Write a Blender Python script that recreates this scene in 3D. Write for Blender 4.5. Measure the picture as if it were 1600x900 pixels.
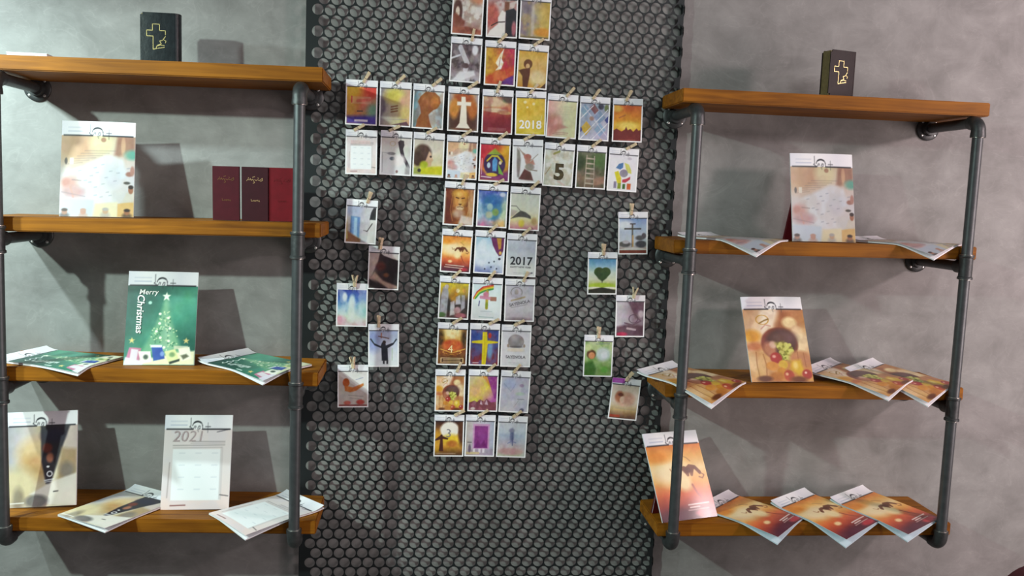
import bpy, bmesh, math, random
import numpy as np
from mathutils import Vector, Matrix

for o in list(bpy.data.objects):
    bpy.data.objects.remove(o, do_unlink=True)
S = bpy.context.scene
COL = S.collection
R = math.radians

# ------------------------------------------------------------------ camera
CAM = np.array([-0.1671, -2.1438, 1.5])
YAW, PITCH, ROLL, FPX = 0.1050, -0.1043, 0.0389, 1360.9
_f = np.array([math.sin(YAW)*math.cos(PITCH), math.cos(YAW)*math.cos(PITCH), math.sin(PITCH)])
_r0 = np.array([math.cos(YAW), -math.sin(YAW), 0.0])
_u0 = np.cross(_r0, _f)
_r = _r0*math.cos(ROLL) + _u0*math.sin(ROLL)
_u = _u0*math.cos(ROLL) - _r0*math.sin(ROLL)
cd = bpy.data.cameras.new('camera')
cam = bpy.data.objects.new('camera', cd)
COL.objects.link(cam)
M = Matrix.Identity(4)
for i in range(3):
    M[i][0], M[i][1], M[i][2], M[i][3] = _r[i], _u[i], -_f[i], CAM[i]
cam.matrix_world = M
cd.sensor_fit = 'HORIZONTAL'
cd.sensor_width = 36.0
cd.lens = FPX/1600*36.0
cd.clip_start = 0.02
S.camera = cam

def U(px, py, y):
    """survey point: where the sight line through a photo pixel meets the plane at depth y"""
    d = _f*FPX + _r*(px-800) - _u*(py-450)
    t = (y-CAM[1])/d[1]
    return CAM + d*t

# ------------------------------------------------------------------ world, lamps, exposure
w = bpy.data.worlds.new('room_ambient'); S.world = w
w.use_nodes = True
w.node_tree.nodes['Background'].inputs[0].default_value = (0.93, 0.92, 0.98, 1)
w.node_tree.nodes['Background'].inputs[1].default_value = 0.10

def lamp(name, kind, loc, target, energy, color, size=0.05, spot=None, blend=0.5):
    l = bpy.data.lights.new(name, kind)
    l.energy = energy; l.color = color
    if kind == 'AREA':
        l.shape = 'DISK'; l.size = size
    else:
        l.shadow_soft_size = size
    if kind == 'SPOT':
        l.spot_size = R(spot); l.spot_blend = blend
    o = bpy.data.objects.new(name, l); COL.objects.link(o)
    o.location = loc
    o.rotation_euler = (Vector(target)-Vector(loc)).to_track_quat('-Z', 'Y').to_euler()
    return o
lamp('ceiling_spot_cool', 'SPOT', (-1.95, -1.73, 2.24), (-0.25, 0, 0.60), 132, (0.77, 1.0, 0.90), 0.03, 84, 1.0)
lamp('wall_lamp_cool', 'SPOT', (-1.50, -0.58, 2.00), (-1.12, 0, 1.05), 43, (0.80, 1.0, 0.99), 0.02, 125, 0.9)
lamp('ceiling_lamp_warm', 'POINT', (2.4, -1.25, 2.08), (0.8, 0, 1.2), 57, (1.0, 0.78, 0.79), 0.10)
lamp('front_fill_light', 'POINT', (0.95, -2.2, 2.6), (0.8, 0, 1.2), 30, (0.97, 0.95, 0.95), 0.30)  # added soft fill from high in front, not a known fixture
lamp('right_fill_light', 'AREA', (2.9, -1.7, 1.10), (1.1, 0, 1.0), 29, (1.0, 0.82, 0.80), 1.3)  # added broad fill that lifts the right-hand shadows; no actual doorway
S.view_settings.view_transform = 'Standard'
S.view_settings.look = 'None'
S.view_settings.exposure = 0.40
S.view_settings.gamma = 1.0
S.view_settings.use_curve_mapping = False

# ------------------------------------------------------------------ helpers
def lin(h):
    h = h.lstrip('#')
    if len(h) == 3: h = ''.join(ch*2 for ch in h)
    c = np.array([int(h[i:i+2], 16)/255 for i in (0, 2, 4)])
    return np.where(c <= 0.04045, c/12.92, ((c+0.055)/1.055)**2.4)
def srgb(h):
    h = h.lstrip('#')
    if len(h) == 3: h = ''.join(ch*2 for ch in h)
    return np.array([int(h[i:i+2], 16)/255 for i in (0, 2, 4)])
def tolin(c):
    c = np.clip(c, 0, 1)
    return np.where(c <= 0.04045, c/12.92, ((c+0.055)/1.055)**2.4)

def mat(name, col, rough=0.6, metal=0.0, noise=None, spec=0.5, coat=0.0):
    m = bpy.data.materials.new(name); m.use_nodes = True
    nt = m.node_tree; b = nt.nodes['Principled BSDF']
    c = (*lin(col), 1) if isinstance(col, str) else (*col, 1)
    b.inputs['Base Color'].default_value = c
    b.inputs['Roughness'].default_value = rough
    b.inputs['Metallic'].default_value = metal
    b.inputs['Specular IOR Level'].default_value = spec
    b.inputs['Coat Weight'].default_value = coat
    if noise:
        sc, lo, hi, bump = noise
        tc = nt.nodes.new('ShaderNodeTexCoord'); n = nt.nodes.new('ShaderNodeTexNoise')
        n.inputs['Scale'].default_value = sc; n.inputs['Detail'].default_value = 5
        nt.links.new(tc.outputs['Object'], n.inputs['Vector'])
        mr = nt.nodes.new('ShaderNodeMapRange')
        mr.inputs[1].default_value = 0.3; mr.inputs[2].default_value = 0.7
        mr.inputs[3].default_value = lo; mr.inputs[4].default_value = hi
        nt.links.new(n.outputs['Fac'], mr.inputs[0])
        mx = nt.nodes.new('ShaderNodeMix'); mx.data_type = 'RGBA'; mx.blend_type = 'MULTIPLY'
        mx.inputs['Factor'].default_value = 1
        mx.inputs['A'].default_value = c
        nt.links.new(mr.outputs[0], mx.inputs['B'])
        nt.links.new(mx.outputs['Result'], b.inputs['Base Color'])
        if bump:
            bp = nt.nodes.new('ShaderNodeBump'); bp.inputs['Strength'].default_value = bump
            bp.inputs['Distance'].default_value = 0.002
            nt.links.new(n.outputs['Fac'], bp.inputs['Height']); nt.links.new(bp.outputs[0], b.inputs['Normal'])
    return m

def print_mat(name, rough, coat=0.0):
    m = bpy.data.materials.new(name); m.use_nodes = True
    nt = m.node_tree; b = nt.nodes['Principled BSDF']
    a = nt.nodes.new('ShaderNodeVertexColor'); a.layer_name = 'ink'
    n = nt.nodes.new('ShaderNodeTexNoise'); n.inputs['Scale'].default_value = 900
    mr = nt.nodes.new('ShaderNodeMapRange'); mr.inputs[3].default_value = 0.94; mr.inputs[4].default_value = 1.04
    tc = nt.nodes.new('ShaderNodeTexCoord')
    nt.links.new(tc.outputs['Object'], n.inputs['Vector'])
    nt.links.new(n.outputs['Fac'], mr.inputs[0])
    mx = nt.nodes.new('ShaderNodeMix'); mx.data_type = 'RGBA'; mx.blend_type = 'MULTIPLY'
    mx.inputs['Factor'].default_value = 1
    nt.links.new(a.outputs['Color'], mx.inputs['A']); nt.links.new(mr.outputs[0], mx.inputs['B'])
    nt.links.new(mx.outputs['Result'], b.inputs['Base Color'])
    b.inputs['Roughness'].default_value = rough
    b.inputs['Coat Weight'].default_value = coat
    b.inputs['Coat Roughness'].default_value = 0.18
    return m

def concrete():
    m = bpy.data.materials.new('troweled_concrete'); m.use_nodes = True
    nt = m.node_tree; b = nt.nodes['Principled BSDF']; L = nt.links.new
    tc = nt.nodes.new('ShaderNodeTexCoord')
    def noise(scale, detail, dist=0.0, rough=0.55, stretch=None):
        n = nt.nodes.new('ShaderNodeTexNoise'); n.inputs['Scale'].default_value = scale
        n.inputs['Detail'].default_value = detail; n.inputs['Distortion'].default_value = dist
        n.inputs['Roughness'].default_value = rough
        if stretch:
            mp = nt.nodes.new('ShaderNodeMapping'); mp.inputs['Scale'].default_value = stretch[0]
            mp.inputs['Rotation'].default_value = stretch[1]
            L(tc.outputs['Object'], mp.inputs[0]); L(mp.outputs[0], n.inputs['Vector'])
        else:
            L(tc.outputs['Object'], n.inputs['Vector'])
        return n
    n1 = noise(2.6, 6, 0.4); n2 = noise(10, 8, 0.5, 0.66)
    n3 = noise(6, 7, 0.8, 0.62, ((1.0, 1.0, 1.9), (0, R(32), 0)))
    r1 = nt.nodes.new('ShaderNodeValToRGB')
    r1.color_ramp.elements[0].position = 0.36; r1.color_ramp.elements[0].color = (0.165, 0.162, 0.156, 1)
    r1.color_ramp.elements[1].position = 0.64; r1.color_ramp.elements[1].color = (0.345, 0.341, 0.333, 1)
    mixf = nt.nodes.new('ShaderNodeMath'); mixf.operation = 'MULTIPLY_ADD'; mixf.inputs[1].default_value = 0.34
    a2 = nt.nodes.new('ShaderNodeMath'); a2.operation = 'MULTIPLY'; a2.inputs[1].default_value = 0.38
    a3 = nt.nodes.new('ShaderNodeMath'); a3.operation = 'MULTIPLY_ADD'; a3.inputs[1].default_value = 0.28
    L(n1.outputs['Fac'], mixf.inputs[0]); L(n2.outputs['Fac'], a2.inputs[0])
    L(n3.outputs['Fac'], a3.inputs[0]); L(a2.outputs[0], a3.inputs[2]); L(a3.outputs[0], mixf.inputs[2])
    L(mixf.outputs[0], r1.inputs[0])
    # thin pale trowel scratches
    n4 = noise(3.5, 3, 3.5, 0.5, ((1.0, 1.0, 1.6), (0, R(-35), 0)))
    sb = nt.nodes.new('ShaderNodeMath'); sb.operation = 'SUBTRACT'; sb.inputs[1].default_value = 0.5
    ab = nt.nodes.new('ShaderNodeMath'); ab.operation = 'ABSOLUTE'
    mr = nt.nodes.new('ShaderNodeMapRange'); mr.inputs[1].default_value = 0.0; mr.inputs[2].default_value = 0.012
    mr.inputs[3].default_value = 0.16; mr.inputs[4].default_value = 0.0
    L(n4.outputs['Fac'], sb.inputs[0]); L(sb.outputs[0], ab.inputs[0]); L(ab.outputs[0], mr.inputs[0])
    mm = nt.nodes.new('ShaderNodeMath'); mm.operation = 'MULTIPLY'
    L(mr.outputs[0], mm.inputs[0]); L(n2.outputs['Fac'], mm.inputs[1])
    mx = nt.nodes.new('ShaderNodeMix'); mx.data_type = 'RGBA'; mx.inputs['B'].default_value = (0.6, 0.58, 0.56, 1)
    L(mm.outputs[0], mx.inputs['Factor']); L(r1.outputs[0], mx.inputs['A'])
    L(mx.outputs['Result'], b.inputs['Base Color'])
    b.inputs['Roughness'].default_value = 0.62
    bp = nt.nodes.new('ShaderNodeBump'); bp.inputs['Strength'].default_value = 0.18; bp.inputs['Distance'].default_value = 0.01
    L(mixf.outputs[0], bp.inputs['Height']); L(bp.outputs[0], b.inputs['Normal'])
    return m

def wood(name, c1, c2, seed):
    m = bpy.data.materials.new(name); m.use_nodes = True
    nt = m.node_tree; b = nt.nodes['Principled BSDF']; L = nt.links.new
    tc = nt.nodes.new('ShaderNodeTexCoord'); mp = nt.nodes.new('ShaderNodeMapping')
    oi = nt.nodes.new('ShaderNodeObjectInfo')
    ad = nt.nodes.new('ShaderNodeVectorMath'); ad.operation = 'ADD'
    sc = nt.nodes.new('ShaderNodeVectorMath'); sc.operation = 'SCALE'; sc.inputs['Scale'].default_value = 9.0
    cb = nt.nodes.new('ShaderNodeCombineXYZ')
    for k in range(3): L(oi.outputs['Random'], cb.inputs[k])
    L(cb.outputs[0], sc.inputs[0]); L(tc.outputs['Object'], ad.inputs[0]); L(sc.outputs[0], ad.inputs[1])
    mp.inputs['Scale'].default_value = (1.2, 16, 22)
    L(ad.outputs[0], mp.inputs[0])
    n = nt.nodes.new('ShaderNodeTexNoise'); n.inputs['Scale'].default_value = 3.2; n.inputs['Detail'].default_value = 7
    n.inputs['Distortion'].default_value = 1.1; L(mp.outputs[0], n.inputs['Vector'])
    n2 = nt.nodes.new('ShaderNodeTexNoise'); n2.inputs['Scale'].default_value = 5; n2.inputs['Detail'].default_value = 3
    L(ad.outputs[0], n2.inputs['Vector'])
    r = nt.nodes.new('ShaderNodeValToRGB')
    r.color_ramp.elements[0].position = 0.28; r.color_ramp.elements[0].color = (*lin(c1), 1)
    r.color_ramp.elements[1].position = 0.66; r.color_ramp.elements[1].color = (*lin(c2), 1)
    ma = nt.nodes.new('ShaderNodeMath'); ma.operation = 'MULTIPLY_ADD'; ma.inputs[1].default_value = 0.45
    m2 = nt.nodes.new('ShaderNodeMath'); m2.operation = 'MULTIPLY'; m2.inputs[1].default_value = 0.55
    L(n2.outputs['Fac'], ma.inputs[0]); L(n.outputs['Fac'], m2.inputs[0]); L(m2.outputs[0], ma.inputs[2])
    L(ma.outputs[0], r.inputs[0]); L(r.outputs[0], b.inputs['Base Color'])
    b.inputs['Roughness'].default_value = 0.55; b.inputs['Specular IOR Level'].default_value = 0.2
    bp = nt.nodes.new('ShaderNodeBump'); bp.inputs['Strength'].default_value = 0.2; bp.inputs['Distance'].default_value = 0.002
    L(n.outputs['Fac'], bp.inputs['Height']); L(bp.outputs[0], b.inputs['Normal'])
    return m

MT = dict(
    wall=concrete(),
    floor=mat('grey_floor', '#6f6a66', 0.5, noise=(6, 0.8, 1.1, 0.1)),
    wood=wood('oiled_pine', '#582e06', '#a66816', 1),
    pipe=mat('black_iron_pipe', '#55585a', 0.42, 0.6, noise=(60, 0.85, 1.1, 0.05)),
    fitting=mat('cast_iron_fitting', '#4a4c4d', 0.45, 0.6, noise=(90, 0.75, 1.15, 0.25)),
    rim=mat('worn_thread_rim', '#c9c4bd', 0.3, 0.9, noise=(120, 0.8, 1.1, 0)),
    screw=mat('bright_screw_head', '#e6e6e2', 0.3, 0.8, noise=(200, 0.9, 1.1, 0)),
    panel=mat('dark_perforated_steel', '#1d2224', 0.5, 0.3, noise=(14, 0.85, 1.1, 0.03)),
    paper=mat('white_paper', '#ecebee', 0.55, noise=(300, 0.97, 1.0, 0)),
    bluepaper=mat('pale_blue_page', '#c9dbe4', 0.5, noise=(200, 0.96, 1.0, 0)),
    cardprint=print_mat('card_ink', 0.5),
    magprint=print_mat('glossy_cover_ink', 0.42, 0.35),
    clip=mat('birch_peg', '#d6bf9e', 0.7, noise=(150, 0.85, 1.1, 0.1)),
    spring=mat('steel_spring', '#9a968c', 0.35, 0.9, noise=(300, 0.9, 1.1, 0)),
    dark=mat('dark_lettering', '#2c2e36', 0.6, noise=(200, 0.9, 1.1, 0)),
    greyletter=mat('grey_lettering', '#7f7a80', 0.6, noise=(200, 0.9, 1.1, 0)),
    white=mat('white_lettering', '#f4f3ee', 0.5, noise=(200, 0.95, 1.0, 0)),
    goldletter=mat('gold_black_lettering', '#3a3019', 0.5, noise=(90, 0.5, 2.4, 0)),
    pale=mat('pale_outline_lettering', '#b3a2a4', 0.6, noise=(200, 0.9, 1.1, 0)),
    amber=mat('glowing_amber_lettering', '#f3d9a2', 0.5, noise=(90, 0.9, 1.1, 0)),
    gold=mat('gold_foil', '#bfae74', 0.4, 0.45, noise=(120, 0.75, 1.1, 0)),
    blackleather=mat('black_leather', '#171e22', 0.36, noise=(70, 0.7, 1.3, 0.3), spec=0.4),
    brownleather=mat('dark_brown_leather', '#1f1515', 0.55, noise=(70, 0.75, 1.25, 0.3), spec=0.25),
    gilt=mat('yellowed_page_edges', '#7d6e48', 0.7, noise=(140, 0.8, 1.1, 0.1)),
    maroon=mat('maroon_board', '#6d1724', 0.45, noise=(40, 0.85, 1.1, 0.05)),
    chairred=mat('dark_red_upholstery', '#4a1a22', 0.6, noise=(80, 0.8, 1.1, 0.2)),
    chairmetal=mat('chair_tube', '#b8b4ae', 0.3, 0.9, noise=(80, 0.9, 1.1, 0)),
)

def tag(o, label=None, cat=None, group=None, kind=None):
    if label: o['label'] = label
    if cat: o['category'] = cat
    if group: o['group'] = group
    if kind: o['kind'] = kind
    return o
def empty(name, loc=(0, 0, 0), rot=None):
    o = bpy.data.objects.new(name, None); COL.objects.link(o)
    o.empty_display_size = 0.03; o.location = loc
    if rot: o.rotation_euler = rot
    return o
def link(name, me, m, parent=None, smooth=False):
    o = bpy.data.objects.new(name, me); COL.objects.link(o)
    if m and not me.materials: me.materials.append(m)
    if parent: o.parent = parent
    if smooth:
        me.polygons.foreach_set('use_smooth', [True]*len(me.polygons))
    return o
def pydata(name, vs, fs, m, parent=None, smooth=False):
    me = bpy.data.meshes.new(name); me.from_pydata([tuple(map(float, v)) for v in vs], [], fs); me.update()
    return link(name, me, m, parent, smooth)
def bmobj(name, bm, m, parent=None, smooth=False, angle=None):
    me = bpy.data.meshes.new(name)
    bmesh.ops.recalc_face_normals(bm, faces=bm.faces)
    bm.to_mesh(me); bm.free()
    o = link(name, me, m, parent)
    if smooth:
        for p in me.polygons: p.use_smooth = True
        try: me.set_sharp_from_angle(angle=R(angle or 40))
        except Exception: pass
    return o
def bm_box(bm, c, s, bev=0.0, mtx=None):
    r = bmesh.ops.create_cube(bm, size=1)
    vs = r['verts']
    for v in vs:
        v.co = Vector((v.co.x*s[0]+c[0], v.co.y*s[1]+c[1], v.co.z*s[2]+c[2]))
    if bev:
        es = list({e for v in vs for e in v.link_edges})
        rb = bmesh.ops.bevel(bm, geom=es, offset=bev, segments=2, affect='EDGES')
        vs = list({v for f in rb['faces'] for v in f.verts} | {v for v in vs if v.is_valid})
    if mtx is not None:
        for v in vs: v.co = mtx @ v.co
    return vs
def sweep(bm, pts, radii, n=18, caps=True):
    pts = [Vector(p) for p in pts]
    if not hasattr(radii, '__len__'): radii = [radii]*len(pts)
    rings = []; prev = None
    for i, p in enumerate(pts):
        if i == 0: d = pts[1]-p
        elif i == len(pts)-1: d = p-pts[i-1]
        else: d = (pts[i+1]-p).normalized()+(p-pts[i-1]).normalized()
        if d.length < 1e-9: d = prev_d
        d.normalize(); prev_d = d
        if prev is None:
            a = Vector((1, 0, 0)) if abs(d.x) < 0.9 else Vector((0, 0, 1))
        else: a = prev
        x = (a-d*a.dot(d)).normalized(); y = d.cross(x); prev = x
        rings.append([bm.verts.new(p+(x*math.cos(t)+y*math.sin(t))*radii[i]) for t in [2*math.pi*k/n for k in range(n)]])
    for a, b in zip(rings, rings[1:]):
        for k in range(n):
            bm.faces.new((a[k], a[(k+1) % n], b[(k+1) % n], b[k]))
    if caps:
        bm.faces.new(list(reversed(rings[0]))); bm.faces.new(rings[-1])
def lathe_along(bm, origin, axis, prof, n=20):
    """prof: (distance along axis, radius)"""
    o = Vector(origin); ax = Vector(axis).normalized()
    a = Vector((1, 0, 0)) if abs(ax.x) < 0.9 else Vector((0, 0, 1))
    x = (a-ax*a.dot(ax)).normalized(); y = ax.cross(x)
    rings = [[bm.verts.new(o+ax*t+(x*math.cos(2*math.pi*k/n)+y*math.sin(2*math.pi*k/n))*r) for k in range(n)] for t, r in prof]
    for p, q in zip(rings, rings[1:]):
        for k in range(n): bm.faces.new((p[k], p[(k+1) % n], q[(k+1) % n], q[k]))
    bm.faces.new(list(reversed(rings[0]))); bm.faces.new(rings[-1])
def ribbon(pts, wd, closed=False, z=0.0, thick=0.0004):
    """flat stroke in the local x/y plane -> verts, faces"""
    vs, fs = [], []
    P = [Vector((p[0], p[1])) for p in pts]
    segs = list(zip(P, P[1:]+([P[0]] if closed else []))) if closed else list(zip(P, P[1:]))
    for a, b in segs:
        d = (b-a)
        if d.length < 1e-9: continue
        d.normalize(); n = Vector((-d.y, d.x))*wd/2; a2 = a-d*wd/2; b2 = b+d*wd/2
        k = len(vs)
        for q in (a2-n, b2-n, b2+n, a2+n): vs.append((q.x, q.y, z+thick))
        for q in (a2-n, b2-n, b2+n, a2+n): vs.append((q.x, q.y, z))
        fs += [(k, k+1, k+2, k+3), (k+4, k+7, k+6, k+5), (k, k+4, k+5, k+1), (k+1, k+5, k+6, k+2), (k+2, k+6, k+7, k+3), (k+3, k+7, k+4, k)]
    return vs, fs
FONTMESH = {}
def text_mesh(s, size, shear=0.0, bold=0.0, space=1.0):
    key = (s, size, shear, bold, space)
    if key in FONTMESH: return FONTMESH[key]
    cu = bpy.data.curves.new('lettering', 'FONT'); cu.body = s; cu.size = size
    cu.align_x = 'CENTER'; cu.align_y = 'CENTER'; cu.shear = shear; cu.offset = bold; cu.space_character = space
    cu.resolution_u = 3; cu.extrude = 0.0002
    o = bpy.data.objects.new('lettering', cu); COL.objects.link(o)
    dg = bpy.context.evaluated_depsgraph_get(); dg.update()
    me = bpy.data.meshes.new_from_object(o.evaluated_get(dg))
    bpy.data.objects.remove(o); bpy.data.curves.remove(cu)
    FONTMESH[key] = me
    return me
# ------------------------------------------------------------------ the room
def slab(name, c, s, m):
    bm = bmesh.new(); bm_box(bm, c, s)
    return tag(bmobj(name, bm, m), kind='structure')
tag(slab('wall_back', (0, 0.05, 1.4), (7.0, 0.10, 2.8), MT['wall']), label='grey trowelled concrete wall behind the shelves')
tag(slab('floor', (0, -1.6, -0.02), (7.0, 3.6, 0.04), MT['floor']), label='plain floor in front of the wall')

# ------------------------------------------------------------------ perforated panel
PY = -0.022           # front of the steel sheet
PT = 0.002
PW = 0.900
def build_panel():
    p = 0.0287; s = p/math.sqrt(3); rad = 0.01292; n = 24
    z_ref = 1.917; row0 = -66; row1 = 12      # rows above/below the reference row
    x_even = -0.4232
    vs, fs = [], []
    dirs = [2*math.pi*k/n for k in range(n)]
    def hexr(t):
        a = (t % (math.pi/3)) - math.pi/6     # pointy top: flat sides at 0, 60 ... degrees
        a = ((t+math.pi/6) % (math.pi/3))-math.pi/6
        return (p/2)/math.cos(a)
    ring_in = [(rad*math.cos(t), rad*math.sin(t)) for t in dirs]
    ring_out = [(hexr(t)*math.cos(t), hexr(t)*math.sin(t)) for t in dirs]
    y0, y1 = PY, PY+PT
    rows = []
    for r in range(row0, row1+1):
        zc = z_ref + r*1.5*s
        xs = x_even if r % 2 == 0 else x_even+p/2
        cols = 31 if r % 2 == 0 else 30
        rows.append((xs, xs+(cols-1)*p, zc))
        for c in range(cols):
            xc = xs+c*p; k = len(vs)
            for yy in (y0, y1):
                vs += [(xc+a, yy, zc+b) for a, b in ring_in]
                vs += [(xc+a, yy, zc+b) for a, b in ring_out]
            for i in range(n):
                j = (i+1) % n
                fs.append((k+i, k+j, k+n+j, k+n+i)[::-1])
                fs.append((k+2*n+i, k+2*n+j, k+3*n+j, k+3*n+i))
                fs.append((k+i, k+2*n+i, k+2*n+j, k+j)[::-1])
    # solid side strips following the staggered holes
    for side, xe in ((0, -PW/2), (1, PW/2)):
        sg = -1 if side == 0 else 1
        line = []
        for (xl, xr, zc) in rows:
            xx = (xl-p/2) if side == 0 else (xr+p/2)
            line += [(xx, zc-s/2), (xx, zc+s/2)]
        for a, b in zip(line, line[1:]):
            k = len(vs)
            q = [(xe, a[1]), (a[0], a[1]), (b[0], b[1]), (xe, b[1])]
            vs += [(x, y0, z) for x, z in q] + [(x, y1, z) for x, z in q]
            fs.append((k, k+1, k+2, k+3) if side == 0 else (k+3, k+2, k+1, k))
            fs.append((k+7, k+6, k+5, k+4) if side == 0 else (k+4, k+5, k+6, k+7))
            fs.append((k, k+3, k+7, k+4) if side == 0 else (k, k+4, k+7, k+3))
    o = pydata('perforated_panel', vs, fs, MT['panel'])
    tag(o, 'tall dark steel panel with round holes between the two shelf units', 'panel')
    zlo = rows[0][2]; zhi = rows[-1][2]
    bm = bmesh.new(); bm_box(bm, (PW/2-0.0008, (PY+PT)/2-0.0002, (zlo+zhi)/2), (0.0016, -PY-PT-0.0012, zhi-zlo))
    bmobj('light_stop_strip', bm, MT['panel'], o)  # unseen strip added to stop light spilling past the panel's right edge
    for x in (-0.4425, 0.4415):
        for z in (zlo+0.10, 1.07, zhi-0.05):
            bm = bmesh.new()
            lathe_along(bm, (x, -0.0005, z), (0, -1, 0), [(0, 0.005), (0.0192, 0.005)], 12)
            bmobj('spacer', bm, MT['fitting'], o)
build_panel()

# ------------------------------------------------------------------ pipe shelves
SD, ST = 0.1935, 0.0313
POLE_Y = -0.2105
SH = {'L1': (1.7571, 0.013), 'L2': (1.4206, 0.0125), 'L3': (1.0927, -0.003), 'L4': (0.7528, -0.013),
      'R1': (1.7603, 0.003), 'R2': (1.4203, 0.010), 'R3': (1.0805, 0.004), 'R4': (0.7421, 0.003)}
def shelf_z(n, x):
    z, m = SH[n]; return z+m*(x-(-0.76 if n[0] == 'L' else 0.78))
def unit(side, label):
    root = empty('pipe_shelf_unit', (-0.746 if side == 'L' else 0.776, 0, 0))
    tag(root, label, 'shelf unit', 'pipe shelf units')
    ox = root.location.x
    X0, X1 = ((-1.105, -0.3895) if side == 'L' else (0.4082, 1.148))
    PX = (-1.056, -0.436) if side == 'L' else (0.441, 1.112)
    names = [side+str(k) for k in (1, 2, 3, 4)]
    for n in names:
        z, m = SH[n]
        zc = shelf_z(n, ox)
        bm = bmesh.new()
        if side == 'L': pl = [(X0, -SD), (X1, -SD), (X1, PY-0.001), (-0.4515, PY-0.001), (-0.4515, -0.001), (X0, -0.001)]
        else: pl = [(X0, -SD), (X1, -SD), (X1, -0.001), (0.4515, -0.001), (0.4515, PY-0.001), (X0, PY-0.001)]
        lo = [bm.verts.new((x-ox, y, -ST)) for x, y in pl]; hi = [bm.verts.new((x-ox, y, 0)) for x, y in pl]
        k = len(pl)
        bm.faces.new(list(reversed(lo))); bm.faces.new(hi)
        for i in range(k): bm.faces.new((lo[i], lo[(i+1) % k], hi[(i+1) % k], hi[i]))
        bmesh.ops.bevel(bm, geom=list(bm.edges), offset=0.0022, segments=2, affect='EDGES')
        o = bmobj('shelf', bm, MT['wood'], root, True, 35)
        o.location = (0, 0, zc); o.rotation_euler = (0, -math.atan(m), 0)
    rp, rf = 0.0122, 0.0158
    for px in PX:
        x = px-ox
        za = [shelf_z(n, px)-ST-rf-0.0004 for n in names]
        bm = bmesh.new()
        sweep(bm, [(x, POLE_Y, za[3]+0.012), (x, POLE_Y, za[0]-0.012)], rp, 20)
        pole = bmobj('pole', bm, MT['pipe'], root, True)
        on_panel = abs(px) < 0.452
        yw = (PY-0.0005) if on_panel else -0.0005
        for k in range(4):
            bm = bmesh.new()
            sweep(bm, [(x, POLE_Y+0.010, za[k]), (x, yw-0.006, za[k])], rp, 18)
            bmobj('bracket_arm', bm, MT['pipe'], root, True)
            # wall flange
            bm = bmesh.new()
            lathe_along(bm, (x, yw, za[k]), (0, -1, 0), [(0, 0.030), (0.004, 0.030), (0.006, 0.028), (0.007, 0.019), (0.020, 0.0175), (0.021, 0.0125)], 28)
            fl = bmobj('wall_flange', bm, MT['fitting'], root, True)
            sc0 = None
            for q in range(4):
                t = R(45+90*q)
                bm = bmesh.new()
                lathe_along(bm, (x+0.0235*math.cos(t), yw-0.0058, za[k]+0.0235*math.sin(t)), (0, -1, 0), [(0, 0.0034), (0.0012, 0.0034), (0.0022, 0.002)], 10)
                bmobj('screw', bm, MT['screw'], fl, True)
            if k in (1, 2):
                bm = bmesh.new()
                lathe_along(bm, (x, POLE_Y, za[k]-0.029), (0, 0, 1), [(0, rp), (0.0005, rf+0.0012), (0.005, rf+0.0012), (0.007, rf-0.0008), (0.051, rf-0.0008), (0.053, rf+0.0012), (0.0575, rf+0.0012), (0.058, rp)], 22)
                lathe_along(bm, (x, POLE_Y, za[k]), (0, 1, 0), [(0, rf-0.001), (0.024, rf-0.001), (0.026, rf), (0.032, rf), (0.0322, rp)], 20)
                bmobj('tee_fitting', bm, MT['fitting'], root, True)
                rims = (za[k]-0.0292, za[k]+0.029)
            else:
                up = -1 if k == 0 else 1
                pts, rr = [], []
                e = 0.021
                pts.append((x, POLE_Y, za[k]+up*(e+0.014))); rr.append(rf+0.0012)
                pts.append((x, POLE_Y, za[k]+up*(e+0.009))); rr.append(rf+0.0012)
                for j in range(9):
                    t = R(90*j/8)
                    pts.append((x, POLE_Y+e*(1-math.cos(t)), za[k]+up*(e-e*math.sin(t)))); rr.append(rf)
                pts.append((x, POLE_Y+e+0.006, za[k])); rr.append(rf)
                pts.append((x, POLE_Y+e+0.010, za[k])); rr.append(rf+0.0001)
                bm = bmesh.new(); sweep(bm, pts, rr, 20)
                bmobj('elbow_fitting', bm, MT['fitting'], root, True)
                rims = (za[k]+up*(e+0.0142),)
            for zr in rims:
                bm = bmesh.new()
                lathe_along(bm, (x, POLE_Y, zr-0.0008), (0, 0, 1), [(0, rp+0.0006), (0.0002, rp+0.0026), (0.0014, rp+0.0026), (0.0016, rp+0.0006)], 22)
                bmobj('thread_rim', bm, MT['rim'], pole, True)
    return root
unit('L', 'wooden shelves on black iron pipes at the left, with red booklets')
unit('R', 'wooden shelves on black iron pipes at the right, with fruit magazines')
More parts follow.
